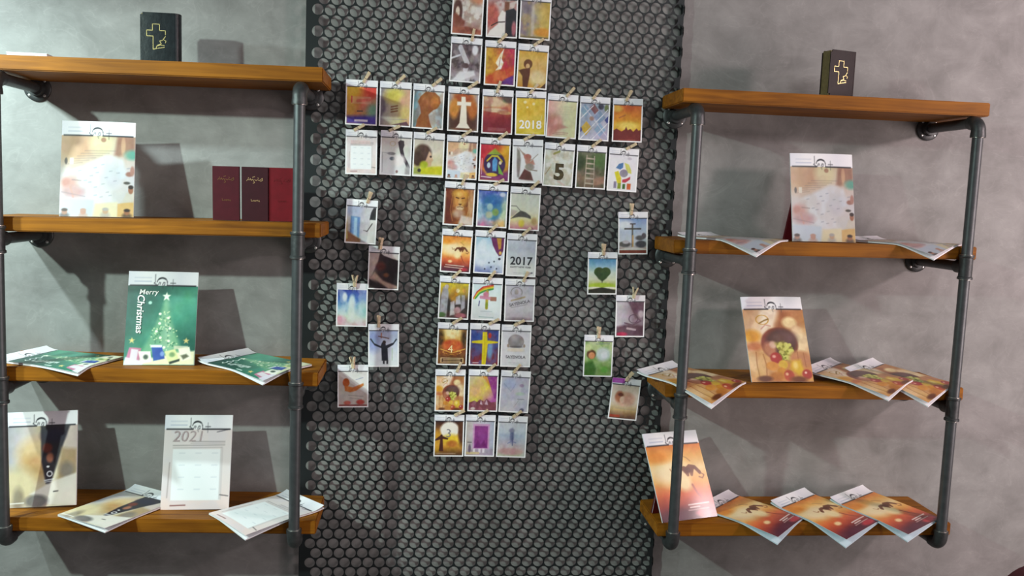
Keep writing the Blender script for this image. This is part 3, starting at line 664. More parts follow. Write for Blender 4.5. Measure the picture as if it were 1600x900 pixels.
# ------------------------------------------------------------------ hanging cards
# (top-left px, top-right px, what is printed, picture, clip (place along top, tilt in degrees, turned), lettering)
CARDS = [
 # row at the top of the cross
 ((708, -18), (757.5, -13.5), 'a brown stone arch against a pale sky', [('v', '#c9b8ac', '#ded8d4', '#d9d2cd', '#b98a74'), ('e', 0.16, 0.42, 0.16, 0.34, '#5a3a32', 0.3), ('e', 0.16, 0.42, 0.07, 0.14, '#e6d3c4', 0.4), ('p', [(0, 0.5), (0.1, 0.45), (0.25, 0.55), (0.42, 0.66), (0.40, 0.8), (0, 0.9)], '#8a4a3a', 0.9, .06), ('p', [(0, 0.84), (0.5, 0.8), (1, 0.88), (1, 1), (0, 1)], '#9c5440', .9, .05), ('n', '#6a3528', 6, .35, 2), ('e', .85, .05, .25, .12, '#c98a6a', .8)], (.55, 35, 0), []),
 ((761, -13), (810, -10), 'a bride and groom beside red roses', [('v', '#cfc6c4', '#c0a8a2', '#b89a94'), ('e', .16, .45, .24, .34, '#c2655c', .5), ('n', '#8a3b3a', 7, .4, 4), ('p', [(.58, .05), (.75, .05), (.74, .3), (.58, .32)], '#7a4a38', 1, .05), ('p', [(.62, .30), (.9, .22), (1, .3), (1, 1), (.62, 1)], '#23232c', 1, .03), ('p', [(.50, .28), (.62, .35), (.62, 1), (0, 1), (.1, .85), (.38, .66), (.36, .5)], '#e9e4e0', 1, .04), ('l', [(.14, .72), (.36, .62), (.6, .6)], .03, '#3a2c2a'), ('e', .92, .78, .08, .2, '#b06a72', .6)], (.45, 50, 0), []),
 ((814, -10), (862.5, -6), 'a mauve curtain beside golden light', [('h', '#8d8088', '#7d727a', '#a39890', '#b9a35c', '#b79a3a'), ('n', '#d0b65c', 4, .4, 9), ('e', .78, .82, .3, .12, '#c98a2a', .6), ('e', .42, .5, .06, .5, '#cfc8c4', .9, .6), ('r', 0, .95, 1, 1, '#7a6a4a')], (.6, 50, 0), []),
 ((705, 56.7), (754.5, 60.8), 'a white waterfall between dark rocks', [('v', '#5a4c50', '#8a7f84', '#7a6e72', '#c6c2ca'), ('n', '#3c3034', 5, .8, 11), ('n', '#a89a9c', 8, .4, 12), ('l', [(.3, .1), (.45, .35), (.55, .5), (.5, .7)], .16, '#d9d7e0', .8), ('p', [(.05, 1), (.3, .75), (.8, .7), (.85, .82), (.4, 1)], '#e6e4ea', .9, .06), ('e', .8, .14, .10, .14, '#e2e0e8', .5), ('e', .5, .58, .13, .07, '#5a4648', .4), ('l', [(0, .4), (.3, .3)], .05, '#cfcdd6')], (.68, 10, 0), []),
 ((757.5, 62.5), (808, 65.8), 'a white dove over red and purple', [('h', '#c7a53a', '#cf8a30', '#c23a4a', '#b32250'), ('n', '#8a4a2a', 6, .4, 13), ('p', [(0, .8), (.5, .62), (1, .45), (1, 1), (0, 1)], '#c94a30', .9, .1), ('p', [(.45, 1), (.7, .84), (1, .72), (1, 1)], '#5a2a86', .95, .05), ('p', [(.34, .42), (.5, .16), (.62, .02), (.55, .3), (.62, .4), (.54, .58), (.35, .62), (.44, .52)], '#f4efea', 1, .03), ('l', [(.50, .26), (.47, .5)], .02, '#8a4a50'), ('n', '#d8b43c', 9, .25, 3)], (.52, 45, 0), []),
 ((809.7, 67.5), (858.7, 71.7), 'a dark praying figure on gold', [('v', '#d9ab45', '#d8b46a', '#cfa55a', '#c48f3a'), ('e', .7, .72, .3, .2, '#e2cd9a', .7), ('e', .34, .36, .15, .13, '#6a3c1e', .2), ('e', .33, .42, .07, .07, '#caa070', .3), ('p', [(.02, .55), (.18, .5), (.42, .46), (.42, .66), (.36, 1), (.2, 1), (.16, .7)], '#5a2e18', 1, .03), ('p', [(.8, 1), (1, .84), (1, 1)], '#4a2a18'), ('l', [(.66, .3), (.7, .48)], .06, '#c29a4a', .6)], (.62, 55, 0), []),
 # first long row, left to right
 ((540, 123.6), (591.4, 126.4), 'a rainbow wash and a purple foot', [('d', '#d8b23a', '#d98a3c', '#cf6a50', '#9a9a70', '#6a5aa0'), ('e', .9, .05, .4, .22, '#d9483c', .8), ('e', .2, .1, .3, .2, '#e0bd3a', .9, .8), ('e', .1, .6, .3, .25, '#c9a84a', .9, .7), ('p', [(0, .80), (1, .76), (1, 1), (0, 1)], '#4a3a9a', .95, .10), ('r', .27, .88, .72, .94, '#e6dcee'), ('r', .15, .26, .82, .46, '#d9b49a', .45), ('l', [(.17, .27), (.17, .42)], .04, '#c23a3a'), ('l', [(.36, .38), (.78, .34)], .08, '#cf5a4c', .6), ('l', [(.36, .66), (.54, .655)], .03, '#4a4440'), ('e', .9, .62, .2, .16, '#5a9a8a', .9, .6)], (.62, 30, 0), []),
 ((593.6, 126.4), (644, 129.4), 'an open hand in hazy yellow light', [('h', '#8a8288', '#b9b09a', '#c9bd8a', '#d9a890'), ('e', .45, .2, .3, .2, '#d8c84a', .9, .8), ('e', .85, .35, .2, .16, '#dcae90', .8), ('p', [(0, .25), (.14, .35), (.18, .6), (0, .78)], '#6a5c66', .9, .08)] + [('l', [(.36, .50+.07*k), (.58, .46+.07*k)], .035, '#8a5f42') for k in range(3)] + [('e', .85, .65, .2, .2, '#dcc878', .8, .8), ('l', [(.2, .84), (.9, .82)], .02, '#a89a92'), ('p', [(.4, .98), (.9, .88), (1, 1)], '#6a4a54')], (.62, 45, 0), []),
 ((646.4, 130), (695.2, 133.6), 'an orange brown tree on pale blue', [('h', '#5a8290', '#c9d3d6', '#cdd6da', '#8fa2aa'), ('e', .9, .1, .2, .2, '#d9dcd9', .7), ('p', [(.22, .16), (.4, .02), (.7, .02), (.88, .14), (.92, .3), (.8, .46), (.66, .52), (.52, .64), (.58, .85), (.66, 1), (.1, 1), (.14, .8), (.26, .62), (.22, .44), (.14, .3)], '#9c5c30', 1, .03), ('e', .72, .3, .16, .16, '#c27a34', .5), ('e', .4, .3, .14, .12, '#b5703a', .7, .7), ('n', '#7a4424', 5, .3, 6)], (.72, 50, 0), []),
 ((700.4, 134.7), (750, 137.6), 'brown hands shaping a white cross', [('h', '#a9a4ae', '#c8864a', '#8a5a30', '#c8803c', '#a49aa4'), ('p', [(0, .55), (.3, .45), (.7, .45), (1, .55), (1, 1), (0, 1)], '#4a2c24', .9, .15), ('e', .5, .10, .3, .12, '#a8502a', .5), ('e', .18, .42, .16, .26, '#d0883a', .6), ('e', .82, .42, .16, .26, '#b86a30', .6), ('p', [(.42, .08), (.56, .08), (.58, .22), (.76, .22), (.76, .32), (.60, .32), (.64, .8), (.76, .94), (.26, .94), (.38, .8), (.42, .32), (.28, .32), (.28, .22), (.42, .22)], '#efe6d6', 1, .03)], (.75, 55, 0), []),
 ((754.2, 139), (802.8, 141.7), 'bread above a deep red cloth', [('v', '#c2a27c', '#c99c6a', '#b2553f', '#8a2630', '#7a1f2c', '#8a3038'), ('e', .3, .16, .5, .14, '#d4b896', .6), ('e', .9, .05, .25, .12, '#4f5a4a', .5), ('e', .4, .38, .4, .06, '#d9bd9c', .5), ('e', .75, .44, .25, .05, '#c9986a', .5), ('n', '#6a1624', 5, .3, 7), ('r', .18, .86, .82, .95, '#9c5a5c', .7)], (.5, 15, 0), []),
 ((805.8, 141.7), (854, 143.6), 'the white year 2018 on yellow', [('v', '#cfa52a', '#d6ae2c', '#d8b84a', '#cfb92c'), ('n', '#e2c95c', 4, .5, 8), ('e', .3, .12, .06, .04, '#ecdca0', .5), ('e', .6, .16, .05, .04, '#ecdca0', .5), ('e', .38, .26, .04, .03, '#ecdca0', .5), ('l', [(.9, .48), (.86, .62)], .03, '#ecdf9a', .7), ('l', [(.25, .95), (.75, .94)], .015, '#e4d898', .6)], (.56, 40, 0), [('2018', .0275, 0, -.0205, 'white', 0.0005, 0)]),
 ((856, 145.6), (904.4, 149.4), 'a pink hand reaching into pale yellow', [('h', '#d9a09c', '#d9bea8', '#d8d6b0', '#d6d0a0'), ('e', .2, .62, .3, .24, '#c98a80', .6), ('e', .36, .6, .14, .12, '#d9a396', .6), ('p', [(.05, .75), (.4, .62), (.72, .72), (.4, .8), (.1, 1)], '#c08072', .7, .06), ('l', [(.25, .88), (.75, .88)], .012, '#a86a60'), ('l', [(.2, .92), (.72, .93)], .012, '#a86a60')] + [('l', [(.4, .16+.07*k), (.85, .15+.07*k)], .01, '#bfc09a', .6) for k in range(4)], (.7, 40, 0), []),
 ((906, 150), (955, 153), 'slanted blue and yellow photo tiles', [('d', '#b9bccf', '#a8b2c8', '#c8c4d6', '#b4a8c4'), ('p', [(.14, .02), (.36, .22), (.18, .40), (-.04, .2)], '#8fa8c4'), ('p', [(.46, .0), (.64, .18), (.5, .30), (.32, .12)], '#8a5a60'), ('p', [(.68, .18), (.9, .38), (.68, .56), (.48, .38)], '#8a9cba'), ('p', [(.22, .5), (.42, .68), (.22, .9), (.02, .7)], '#e0b43e'), ('p', [(.70, .52), (.92, .72), (.72, .92), (.5, .72)], '#9ab4d2'), ('p', [(1, .32), (1, .58), (.86, .44)], '#33408a'), ('e', .72, .08, .1, .08, '#3a3c4a', .5), ('e', .92, .12, .08, .1, '#6f7a3a', .6), ('l', [(0, .44), (.44, .06)], .03, '#eceaf2'), ('l', [(.02, 1), (.96, .16)], .03, '#eceaf2'), ('l', [(.44, 1), (1, .52)], .03, '#eceaf2'), ('l', [(.1, .1), (1, .92)], .02, '#e4e2ee'), ('e', .4, .42, .08, .06, '#b08a78', .5), ('e', .02, .74, .06, .06, '#4a4a96', .5), ('n', '#6a7496', 9, .18, 4)], (.5, 35, 0), []),
 ((957, 153), (1006, 155), 'a dark crowd under an orange sunset', [('v', '#cf5a20', '#d9801f', '#dc9c1e', '#e0b428', '#d8a23a'), ('e', .5, .58, .4, .12, '#f0d060', .8), ('e', .1, .1, .2, .1, '#e8b04a', .7), ('l', [(.2, .36), (.42, .28)], .04, '#b8642a'), ('p', [(0, .72), (.12, .66), (.2, .7), (.3, .74), (.42, .68), (.46, .6), (.52, .7), (.62, .66), (.72, .74), (.84, .64), (.9, .7), (1, .68), (1, 1), (0, 1)], '#6e1c18', 1, .02), ('l', [(.2, .97), (.8, .97)], .012, '#b06a50')], (.5, 25, 0), []),
 # second long row
 ((539.6, 202), (590.6, 204), 'a pale blank calendar of 2021', Y2021 + [('r', .14, .10, .8, .2, '#dcbfbc', .6)], (.4, 60, 0), []),
 ((595, 203), (645, 206), 'a dark braid and white cups', [('v', '#d9d2cc', '#d3cfca', '#dfe0e0', '#e6e6e8'), ('p', [(.56, .12), (.64, .06), (.76, .08), (.78, .2), (.74, .3), (.80, .5), (.92, .66), (1, .8), (.94, .9), (.82, .7), (.7, .56), (.62, .34)], '#3a3038', 1, .02), ('o', .38, .17, .09, .06, .02, '#c9b48a'), ('e', .34, .44, .14, .04, '#8a8888', .4), ('e', .38, .58, .09, .05, '#6f747a', .4), ('e', .62, .62, .2, .16, '#efe6e6', .6), ('l', [(.04, .42), (.05, .95)], .015, '#8a8a8a'), ('l', [(.04, .42), (.4, .44)], .012, '#9a9a9a'), ('e', .55, .93, .04, .04, '#8a6a68', .5), ('e', .93, .94, .1, .2, '#a8a4a8', .7)], (.4, 65, 0), []),
 ((646.4, 206), (695.6, 209), "a dark haired woman's profile over yellow green", [('v', '#d3c9bd', '#d6ccba', '#d9d0a8', '#d0ca5a'), ('e', .30, .38, .30, .24, '#5a4238', .3), ('e', .14, .55, .18, .2, '#4a342c', .4), ('p', [(.52, .32), (.60, .38), (.62, .48), (.67, .56), (.62, .62), (.6, .72), (.48, .78), (.4, .6)], '#cfa888', 1, .04), ('e', .58, .47, .04, .03, '#4a342c', .5), ('p', [(.25, .78), (1, .72), (1, .95), (.25, .97)], '#c8c41e', .95, .06), ('e', .35, .7, .14, .1, '#a8b02a', .6), ('p', [(0, .8), (.2, .75), (.26, 1), (0, 1)], '#8f9a4a', .8, .05), ('e', .2, .86, .06, .05, '#3c3c30', .5), ('r', 0, .96, 1, 1, '#d6d4b8')], (.55, 60, 0), []),
 ((698.5, 210.3), (747.6, 213), 'a pale map ringed by small faces', MAP, (.6, 55, 0), []),
 ((750, 214), (799, 217), 'a bright stained glass nativity', [('d', '#c22a44', '#c8303c', '#d8a52a', '#c8951e', '#8a2a7a'), ('p', [(0, .7), (.3, .85), (1, .72), (1, 1), (0, 1)], '#7a2a6e', .9, .1), ('e', .5, .54, .38, .34, '#3c2450', .12), ('p', [(.5, .1), (.72, .28), (.24, .28)], '#9cb43c', .9, .04), ('p', [(.5, .34), (.6, .44), (.58, .74), (.44, .74), (.42, .46)], '#5a9ad0', 1, .03), ('l', [(.24, .46), (.4, .32), (.6, .32), (.76, .46)], .05, '#c9b83a'), ('p', [(.62, .52), (.84, .84), (.66, .8)], '#7ab04a', 1, .03), ('e', .42, .84, .2, .05, '#d8b83a', .4), ('e', .3, .58, .06, .08, '#b8d0dc', .4), ('e', .7, .5, .05, .05, '#e4d6b0', .4), ('l', [(.06, .4), (.06, .84)], .02, '#e6c0c8'), ('l', [(.05, .9), (.4, .92)], .025, '#efdcd8')], (.7, 50, 0), []),
 ((800, 217), (850.2, 218.8), 'a brown figure slumped against a grey wing', [('v', '#e6e6ea', '#e8e8ec', '#e4e3e6'), ('p', [(.12, .06), (.22, .14), (.26, .4), (.22, .9), (.14, .86), (.12, .5)], '#8a807c', .95, .05), ('p', [(.14, .02), (.3, .16), (.42, .22), (.4, .32)], '#9a7a6c', .9, .03), ('e', .5, .30, .13, .08, '#a8695a', .3), ('p', [(.38, .28), (.7, .38), (.76, .5), (.5, .6), (.42, .45)], '#b47a6a', .9, .05), ('e', .58, .58, .16, .1, '#8f8a80', .4), ('p', [(.2, .92), (.4, .64), (.62, .72), (.72, .96), (.3, .94)], '#5c3330', .95, .04), ('l', [(.6, .42), (.86, .22)], .03, '#b9aea8'), ('l', [(.6, .66), (.84, .68)], .03, '#9a8a80')], (.5, 60, 0), []),
 ((851, 222), (900, 226), 'a black and gold figure 5 on grey sketches', [('v', '#d0d2cc', '#d8d9d4', '#cfd2cc'), ('n', '#a9ac9a', 7, .5, 21), ('n', '#b9a078', 9, .25, 22), ('l', [(.3, .12), (.5, .04)], .06, '#8a8a40', .8), ('l', [(.05, .7), (.2, .5)], .03, '#8a6f4a', .6), ('l', [(.5, .88), (.75, .98)], .04, '#c9a49a', .6)], (.6, 50, 0), [('5', .052, .002, -.011, 'goldletter', .0022, 0)]),
 ((902, 226), (949, 229), 'a wooden ladder in green woodland', [('v', '#6e6f5a', '#5e6a48', '#6a6450', '#8a7462', '#6a5648'), ('n', '#3c4a2c', 5, .55, 15), ('e', .85, .2, .3, .25, '#4a6a36', .7, .8), ('e', .1, .3, .2, .2, '#37452c', .7), ('l', [(.33, .1), (.30, 1)], .035, '#a99a8c'), ('l', [(.60, .12), (.62, 1)], .035, '#a99a8c')] + [('l', [(.32, .18+.14*k), (.61, .19+.14*k)], .04, '#b4a596') for k in range(6)] + [('p', [(.6, .75), (1, .65), (1, .85), (.62, .95)], '#9a7460', .8, .05)], (.6, 50, 0), []),
 ((951.4, 230), (1000, 233.6), 'a coloured wheel with bars below', [('v', '#e4e2ea', '#e8e7ec', '#e4e4e8'), ('p', [(.24, .38), (.34, .26), (.5, .22), (.5, .36), (.4, .42)], '#4f7ab0', 1, .02), ('p', [(.54, .22), (.7, .26), (.8, .42), (.82, .52), (.68, .5), (.6, .38)], '#d0d06a', 1, .02), ('p', [(.5, .70), (.66, .66), (.78, .6), (.78, .68), (.62, .78), (.5, .78)], '#b8384a', 1, .02), ('p', [(.2, .5), (.34, .46), (.46, .66), (.46, .82), (.32, .8)], '#d8cc2a', 1, .02), ('e', .54, .52, .15, .11, '#8f8a98', .2), ('r', .2, .76, .3, .95, '#8a8298'), ('r', .34, .8, .46, .96, '#8a9a2a'), ('r', .52, .82, .62, .96, '#3f6a2c'), ('r', .68, .80, .82, .97, '#c8602c'), ('e', .72, .1, .08, .04, '#c4c0cc', .6)], (.68, 60, 0), []),
 # upright of the cross
 ((694.8, 282.7), (744, 286.2), "a lion's golden face", [('h', '#6e2c20', '#8a4a28', '#b98050', '#a87450'), ('e', .54, .40, .46, .46, '#9a5a2a', .5), ('n', '#5c2a18', 9, .5, 31), ('e', .54, .16, .26, .14, '#d8a040', .7), ('e', .52, .32, .22, .22, '#c98e44', .6), ('e', .50, .16, .10, .07, '#e8bc62', .8), ('l', [(.38, .25), (.48, .27)], .03, '#4a2816'), ('l', [(.58, .27), (.68, .25)], .03, '#4a2816'), ('p', [(.49, .28), (.57, .28), (.60, .42), (.46, .42)], '#d8aa66', .9, .04), ('p', [(.47, .42), (.60, .42), (.535, .48)], '#5a301e', 1, .03), ('e', .53, .54, .13, .07, '#dcc09a', .6), ('l', [(.44, .52), (.535, .50), (.63, .52)], .018, '#6a3c22'), ('e', .5, .70, .20, .12, '#c09a80', .8), ('p', [(.5, 1), (.6, .74), (1, .78), (1, 1)], '#dccfc6', .9, .06), ('e', .14, .60, .12, .4, '#5c221a', .7, .8), ('e', .92, .45, .10, .35, '#cfa47c', .8, .8), ('l', [(.25, .2), (.2, .6), (.3, .9)], .03, '#c8884a', .5), ('l', [(.82, .2), (.86, .55), (.78, .8)], .03, '#dcae7a', .5), ('l', [(.02, .1), (.02, .96)], .02, '#d9c9bc')], (.6, 20, 0), []),
 ((747.2, 286.2), (794.7, 289), 'a blue globe in rainbow colours', [('v', '#3a4aa8', '#5a7ac0', '#8aa8c8', '#c8a0b8', '#c86a94'), ('e', .95, .6, .3, .4, '#b8cfa0', .9, .8), ('e', .9, .95, .4, .14, '#dcb87a', .8), ('e', .02, .6, .2, .3, '#9fd0d8', .8, .8), ('e', .5, .5, .34, .34, '#4f8aa8', .3), ('e', .5, .28, .3, .16, '#2a66a8', .9), ('n', '#c0d4dc', 5, .35, 33), ('n', '#3f6a8a', 6, .25, 34), ('e', .42, .46, .1, .1, '#8fb4b8', .5), ('e', .62, .6, .12, .1, '#7f9a5a', .5), ('e', .4, .68, .12, .1, '#a8b49a', .6), ('e', .85, .1, .1, .06, '#c0c8dc', .6)], (.65, 60, 0), []),
 ((797, 291), (846.7, 293.9), 'a dark open book above a pale field', [('v', '#c6c8be', '#cfd3c6', '#d6d6c2', '#d9cf9a', '#c07a8a'), ('p', [(.02, .72), (.2, .58), (.36, .48), (.54, .52), (.72, .62), (.74, .70), (.5, .66), (.3, .66)], '#4a4644', .95, .03), ('l', [(.02, .36), (.2, .36), (.36, .5)], .025, '#7a7672'), ('p', [(0, .45), (.25, .5), (.1, .64), (0, .66)], '#a89e94', .7, .05), ('e', .4, .84, .1, .1, '#d8c44a', .8), ('e', .85, .76, .1, .1, '#b89a6a', .8)], (.75, 45, 0), []),
 ((690.7, 356.8), (740, 360.4), 'black birds over an orange sunset', [('e', .5, .5, 2, 2, '#e0a030', .1)] + SUNSET + [('l', [(.15, .82), (.8, .84)], .02, '#e8d4c4'), ('l', [(.12, .88), (.75, .9)], .02, '#e0c4b4')], (.48, 50, 0), []),
 ((742.3, 359), (791.5, 362), 'a purple hot air balloon in pale sky', [('v', '#9fc4da', '#c4d8e4', '#d6e0ea', '#c9d4e4', '#6a7ab0'), ('n', '#e8eef4', 4, .5, 17), ('p', [(.52, 0), (1, 0), (.98, .36), (.92, .5), (.84, .52), (.72, .40), (.6, .22)], '#6a2c5c', 1, .02), ('p', [(.72, 0), (.9, 0), (.9, .3), (.82, .34)], '#c8963c', .9, .03), ('e', .88, .43, .05, .05, '#d8b060', .5), ('e', .86, .60, .045, .035, '#3a3c4a', .3)] + [('e', x, y, .03, .025, '#3c465a', .4) for x, y in [(.68, .68), (.5, .72), (.58, .84), (.36, .9), (.78, .88)]], (.55, 45, 0), []),
 ((791.7, 364), (841, 366.3), 'the dark year 2017 on silver grey', [('v', '#c0c4d2', '#b9bfcd', '#c9cdd4', '#d8dad8', '#dcdedc'), ('l', [(.4, .74), (.6, .745)], .01, '#a8a8b0'), ('l', [(.25, .93), (.7, .94)], .012, '#b4b4bc'), ('r', .86, .9, .93, .945, '#6a6a78')], (.6, 45, 0), [('2017', .0275, 0, -.0080, 'dark', .0005, 0), ('HAPPY NEW YEAR', .0062, -.001, -.0225, 'greyletter', 0, 0)]),
 ((687.3, 430.3), (735.5, 433), 'figures gathered in a nativity scene', [('v', '#d8c22a', '#c9a83a', '#3a3230', '#2c2828', '#4a2c2e'), ('e', .5, .35, .15, .2, '#c8962c', .7), ('p', [(.1, .14), (.24, .08), (.3, .3), (.26, .98), (0, .98), (.04, .4)], '#a9a9b4', .95, .04), ('e', .22, .12, .07, .06, '#dcd4cc', .4), ('e', .62, .22, .06, .06, '#f0dfa0', .4), ('e', .84, .2, .06, .06, '#e8b04a', .4), ('p', [(.56, .4), (.7, .34), (.76, .6), (.56, .62)], '#c8c8ce', .9, .04), ('p', [(.76, .34), (.88, .34), (.9, .7), (.76, .8)], '#b4b4bc', .9, .04), ('p', [(.38, .56), (.52, .5), (.56, .9), (.38, .94)], '#d4d0d4', .9, .04), ('e', .64, .78, .12, .1, '#b9949a', .5), ('e', .76, .92, .2, .07, '#a8606a', .5), ('e', .1, .92, .14, .07, '#4a6a3c', .5), ('n', '#6a5a54', 9, .25, 18)], (.52, 45, 0), []),
 ((738.5, 432.5), (786.5, 434.8), 'a rainbow beside a flowered cross', [('v', '#cfdfe2', '#dbe6e6', '#dfe6e8', '#d6dcde')] + [('l', [(.03+.02*k, .42-.0*k), (.14+.03*k, .24+.01*k), (.34+.03*k, .1+.03*k), (.7, .03+.035*k)], .05, c) for k, c in enumerate(['#c8383a', '#d88a2c', '#d8cc3a', '#4f9a4a'])] + [('l', [(.5, .22), (.5, .68)], .1, '#b8a03a'), ('l', [(.28, .38), (.8, .42)], .09, '#c88aa0'), ('r', .62, .36, .84, .48, '#9a6a5a'), ('e', .46, .3, .1, .08, '#c87a90', .5), ('e', .5, .6, .05, .1, '#8a9a2c', .5), ('l', [(.24, .5), (.22, .62)], .04, '#5a5a8a'), ('l', [(.3, .78), (.7, .78)], .01, '#9ab0b8'), ('l', [(.25, .94), (.75, .95)], .015, '#7a9a9c')], (.6, 35, 0), []),
 ((788.8, 435.3), (837.2, 436.6), 'a lamp emblem and slanted grey lettering', [('v', '#bdb8c4', '#c6c0ca', '#c9c4cc', '#b4aab2'), ('o', .38, .2, .2, .14, .03, '#8a8480', .9), ('e', .38, .2, .07, .09, '#a39a92', .6), ('r', .2, .26, .58, .34, '#b9b2bc'), ('l', [(.2, .44), (.68, .33)], .05, '#a8916f', .8), ('l', [(.2, .64), (.78, .54)], .012, '#7f7880'), ('e', .5, 1, .5, .08, '#8a7a80', .8)], (.65, 20, 0), [('SAYENOLA', .0105, .0, -.0, 'greyletter', .0002, 13)]),
 ((683.9, 503.3), (732.3, 505), 'a glowing figure 4 above flames', [('v', '#d8962c', '#e2a83a', '#b0562a', '#6a3c1e', '#4a2c18'), ('e', .5, .1, .36, .2, '#f6e8b0', .8), ('e', .06, .3, .14, .3, '#4a3218', .8), ('e', .95, .25, .14, .3, '#3a2a18', .8), ('e', .5, .46, .34, .16, '#c8552c', .5), ('o', .5, .66, .32, .06, .03, '#e0a44a'), ('l', [(.1, .58), (.5, .68), (.95, .56)], .03, '#d8a24a'), ('n', '#d8903a', 8, .3, 19), ('r', .1, .82, .92, .97, '#d6b48a'), ('r', .14, .84, .88, .95, '#4a3020'), ('l', [(.2, .87), (.8, .87)], .02, '#c9a478'), ('l', [(.2, .92), (.8, .92)], .02, '#c9a478')], (.6, 55, 0), [('4', .026, -.004, -.006, 'amber', 0, 0)]),
 ((734.4, 504.7), (782, 506), 'a yellow cross on blue and red paint', [('v', '#2c3a7a', '#3a4a96', '#4a3a60', '#6a2c38', '#7a2a3a'), ('n', '#8a3038', 4, .6, 23), ('n', '#4a6ab0', 5, .5, 24), ('e', .7, .6, .1, .25, '#7a9ac8', .8), ('l', [(.1, .95), (.3, .95)], .02, '#d8c8d0'), ('p', [(.42, .06), (.58, .06), (.60, .30), (.98, .33), (.98, .37), (.62, .40), (.56, 1), (.42, 1), (.42, .40), (.04, .38), (.04, .33), (.42, .29)], '#ddc81e', 1, .02), ('l', [(.5, .1), (.5, .96)], .03, '#c0a81e', .6), ('e', .68, .16, .06, .08, '#c23c34', .5)], (.75, 60, 0), []),
 ((783.3, 506.8), (831.5, 508.2), 'a grey dome above spaced lettering', [('v', '#d3d1d9', '#d9d7de', '#dddbe0', '#d9d8dc'), ('e', .5, .3, .29, .2, '#8f8688', .1), ('r', .2, .46, .82, .6, '#d6d2d2'), ('e', .46, .2, .16, .1, '#a89ea2', .8), ('e', .5, .45, .25, .03, '#6f6668', .5), ('e', .22, .42, .04, .05, '#9a8a7c', .5), ('e', .8, .42, .04, .05, '#9a8a7c', .5), ('e', .5, .54, .28, .05, '#e2d6c6', .6), ('l', [(.25, .79), (.75, .79)], .012, '#a8a4ac'), ('l', [(.25, .91), (.75, .92)], .01, '#b8b4bc')], (.55, 60, 0), [('SAYENOLA', .0098, 0, -.0205, 'greyletter', .0002, 0)]),
 ((679.6, 576.8), (728.5, 577.5), 'grapes and fruit spilling from a bowl', FRUIT, (.75, 20, 0), []),
 ((731.7, 576.8), (780.4, 578), 'a crowd under yellow and magenta beams', [('d', '#c8c6b0', '#d4b86a', '#d8c84a', '#b05a9a', '#8a2c80'), ('p', [(.62, 0), (1, 0), (1, .64), (.92, .66)], '#8a2f86', .95, .03), ('p', [(.46, 0), (.62, 0), (.74, .3)], '#d0782a', .8, .06), ('e', .2, .45, .25, .16, '#dcb06a', .8), ('p', [(0, .78), (.2, .72), (.3, .76), (.4, .68), (.55, .74), (.64, .66), (.8, .76), (1, .74), (1, 1), (0, 1)], '#7a3c48', 1, .02), ('p', [(.4, .82), (.44, .7), (.5, .84)], '#c8a8b8'), ('p', [(.58, .82), (.64, .68), (.7, .84)], '#c8a8b8'), ('n', '#c89a98', 9, .3, 25), ('e', .15, .95, .08, .04, '#c8b8b0', .5)], (.72, 45, 0), []),
 ((782.4, 578), (830.8, 580.7), 'faint lilac blossoms on grey', [('v', '#bdb9c8', '#c6c2d0', '#c9c6cf', '#c4c0c8'), ('n', '#a9a8c4', 5, .4, 26), ('e', .3, .2, .28, .14, '#a9b0d0', .7), ('l', [(.1, .2), (.36, .42), (.52, .2)], .02, '#8a90b0', .7), ('e', .74, .24, .08, .05, '#a890b0', .5), ('e', .7, .48, .16, .05, '#b4c4b8', .7), ('l', [(.62, .64), (.86, .64)], .02, '#8a8a94'), ('l', [(.5, .88), (.66, .68)], .02, '#a8a8b0'), ('e', .8, .95, .08, .05, '#6a6a80', .5)], (.5, 35, 0), []),
 ((678.7, 647.7), (726.2, 648.3), 'a figure with outspread arms and a thin 3', [('v', '#3a2220', '#8a5a30', '#c89a3a', '#c08a2a', '#4a2c1c'), ('e', .52, .26, .34, .24, '#f4ece0', .25), ('e', .6, .55, .34, .16, '#e8c02c', .8), ('e', .08, .6, .14, .3, '#d09a2a', .8), ('e', .62, .66, .2, .1, '#b8702a', .6), ('p', [(0, .54), (.16, .44), (.22, .40), (.28, .44), (.48, .50), (.46, .54), (.28, .52), (.31, .88), (.15, .88), (.19, .54), (0, .58)], '#4a2416', 1, .02), ('e', .235, .42, .035, .03, '#3a1c12', .3), ('e', .95, .3, .12, .4, '#5a3420', .6), ('r', .04, .93, .75, .96, '#b89a80', .7)], (.8, 60, 0), [('3', .030, -.001, .0125, 'greyletter', -.0003, 0)]),
 ((727.2, 647.7), (775.6, 648.8), 'a deep purple rectangle over candles', [('h', '#b9b0a8', '#c4b8c8', '#c9c2d2', '#a8b0c4'), ('r', .24, .08, .84, .82, '#c896c0'), ('r', .3, .14, .78, .78, '#8a3a86'), ('p', [(.3, .78), (.42, .55), (.54, .68), (.66, .55), (.78, .78)], '#6a1f66', .8, .05), ('p', [(.1, .84), (1, .8), (1, 1), (0, 1)], '#9a8a9a', .7, .05)] + [('r', x, .8, x+.08, .92, '#e0d4e0') for x in (.26, .46, .6)] + [('r', .02, .9, .5, .97, '#cdb890'), ('l', [(.06, .62), (.2, .62)], .02, '#4a4650'), ('e', .14, .8, .05, .12, '#6a5a70', .6)], (.55, 55, 0), []),
 ((777.8, 649.2), (825.8, 651), 'a pale blue tree over a pink ground', [('v', '#c4c4cc', '#b9c2d0', '#a8b6cc', '#b0b0bc', '#c4a8a8', '#b4b89a'), ('n', '#d0d6dc', 4, .5, 27), ('e', .5, .4, .07, .2, '#6a7494', .8), ('l', [(.36, .62), (.5, .56), (.66, .6)], .03, '#7a86a4'), ('l', [(.52, .2), (.53, .68)], .03, '#5c668a'), ('e', .5, .86, .4, .1, '#c49a9c', .6), ('e', .48, .24, .1, .06, '#8a8ca0', .7)], (.6, 50, 0), []),
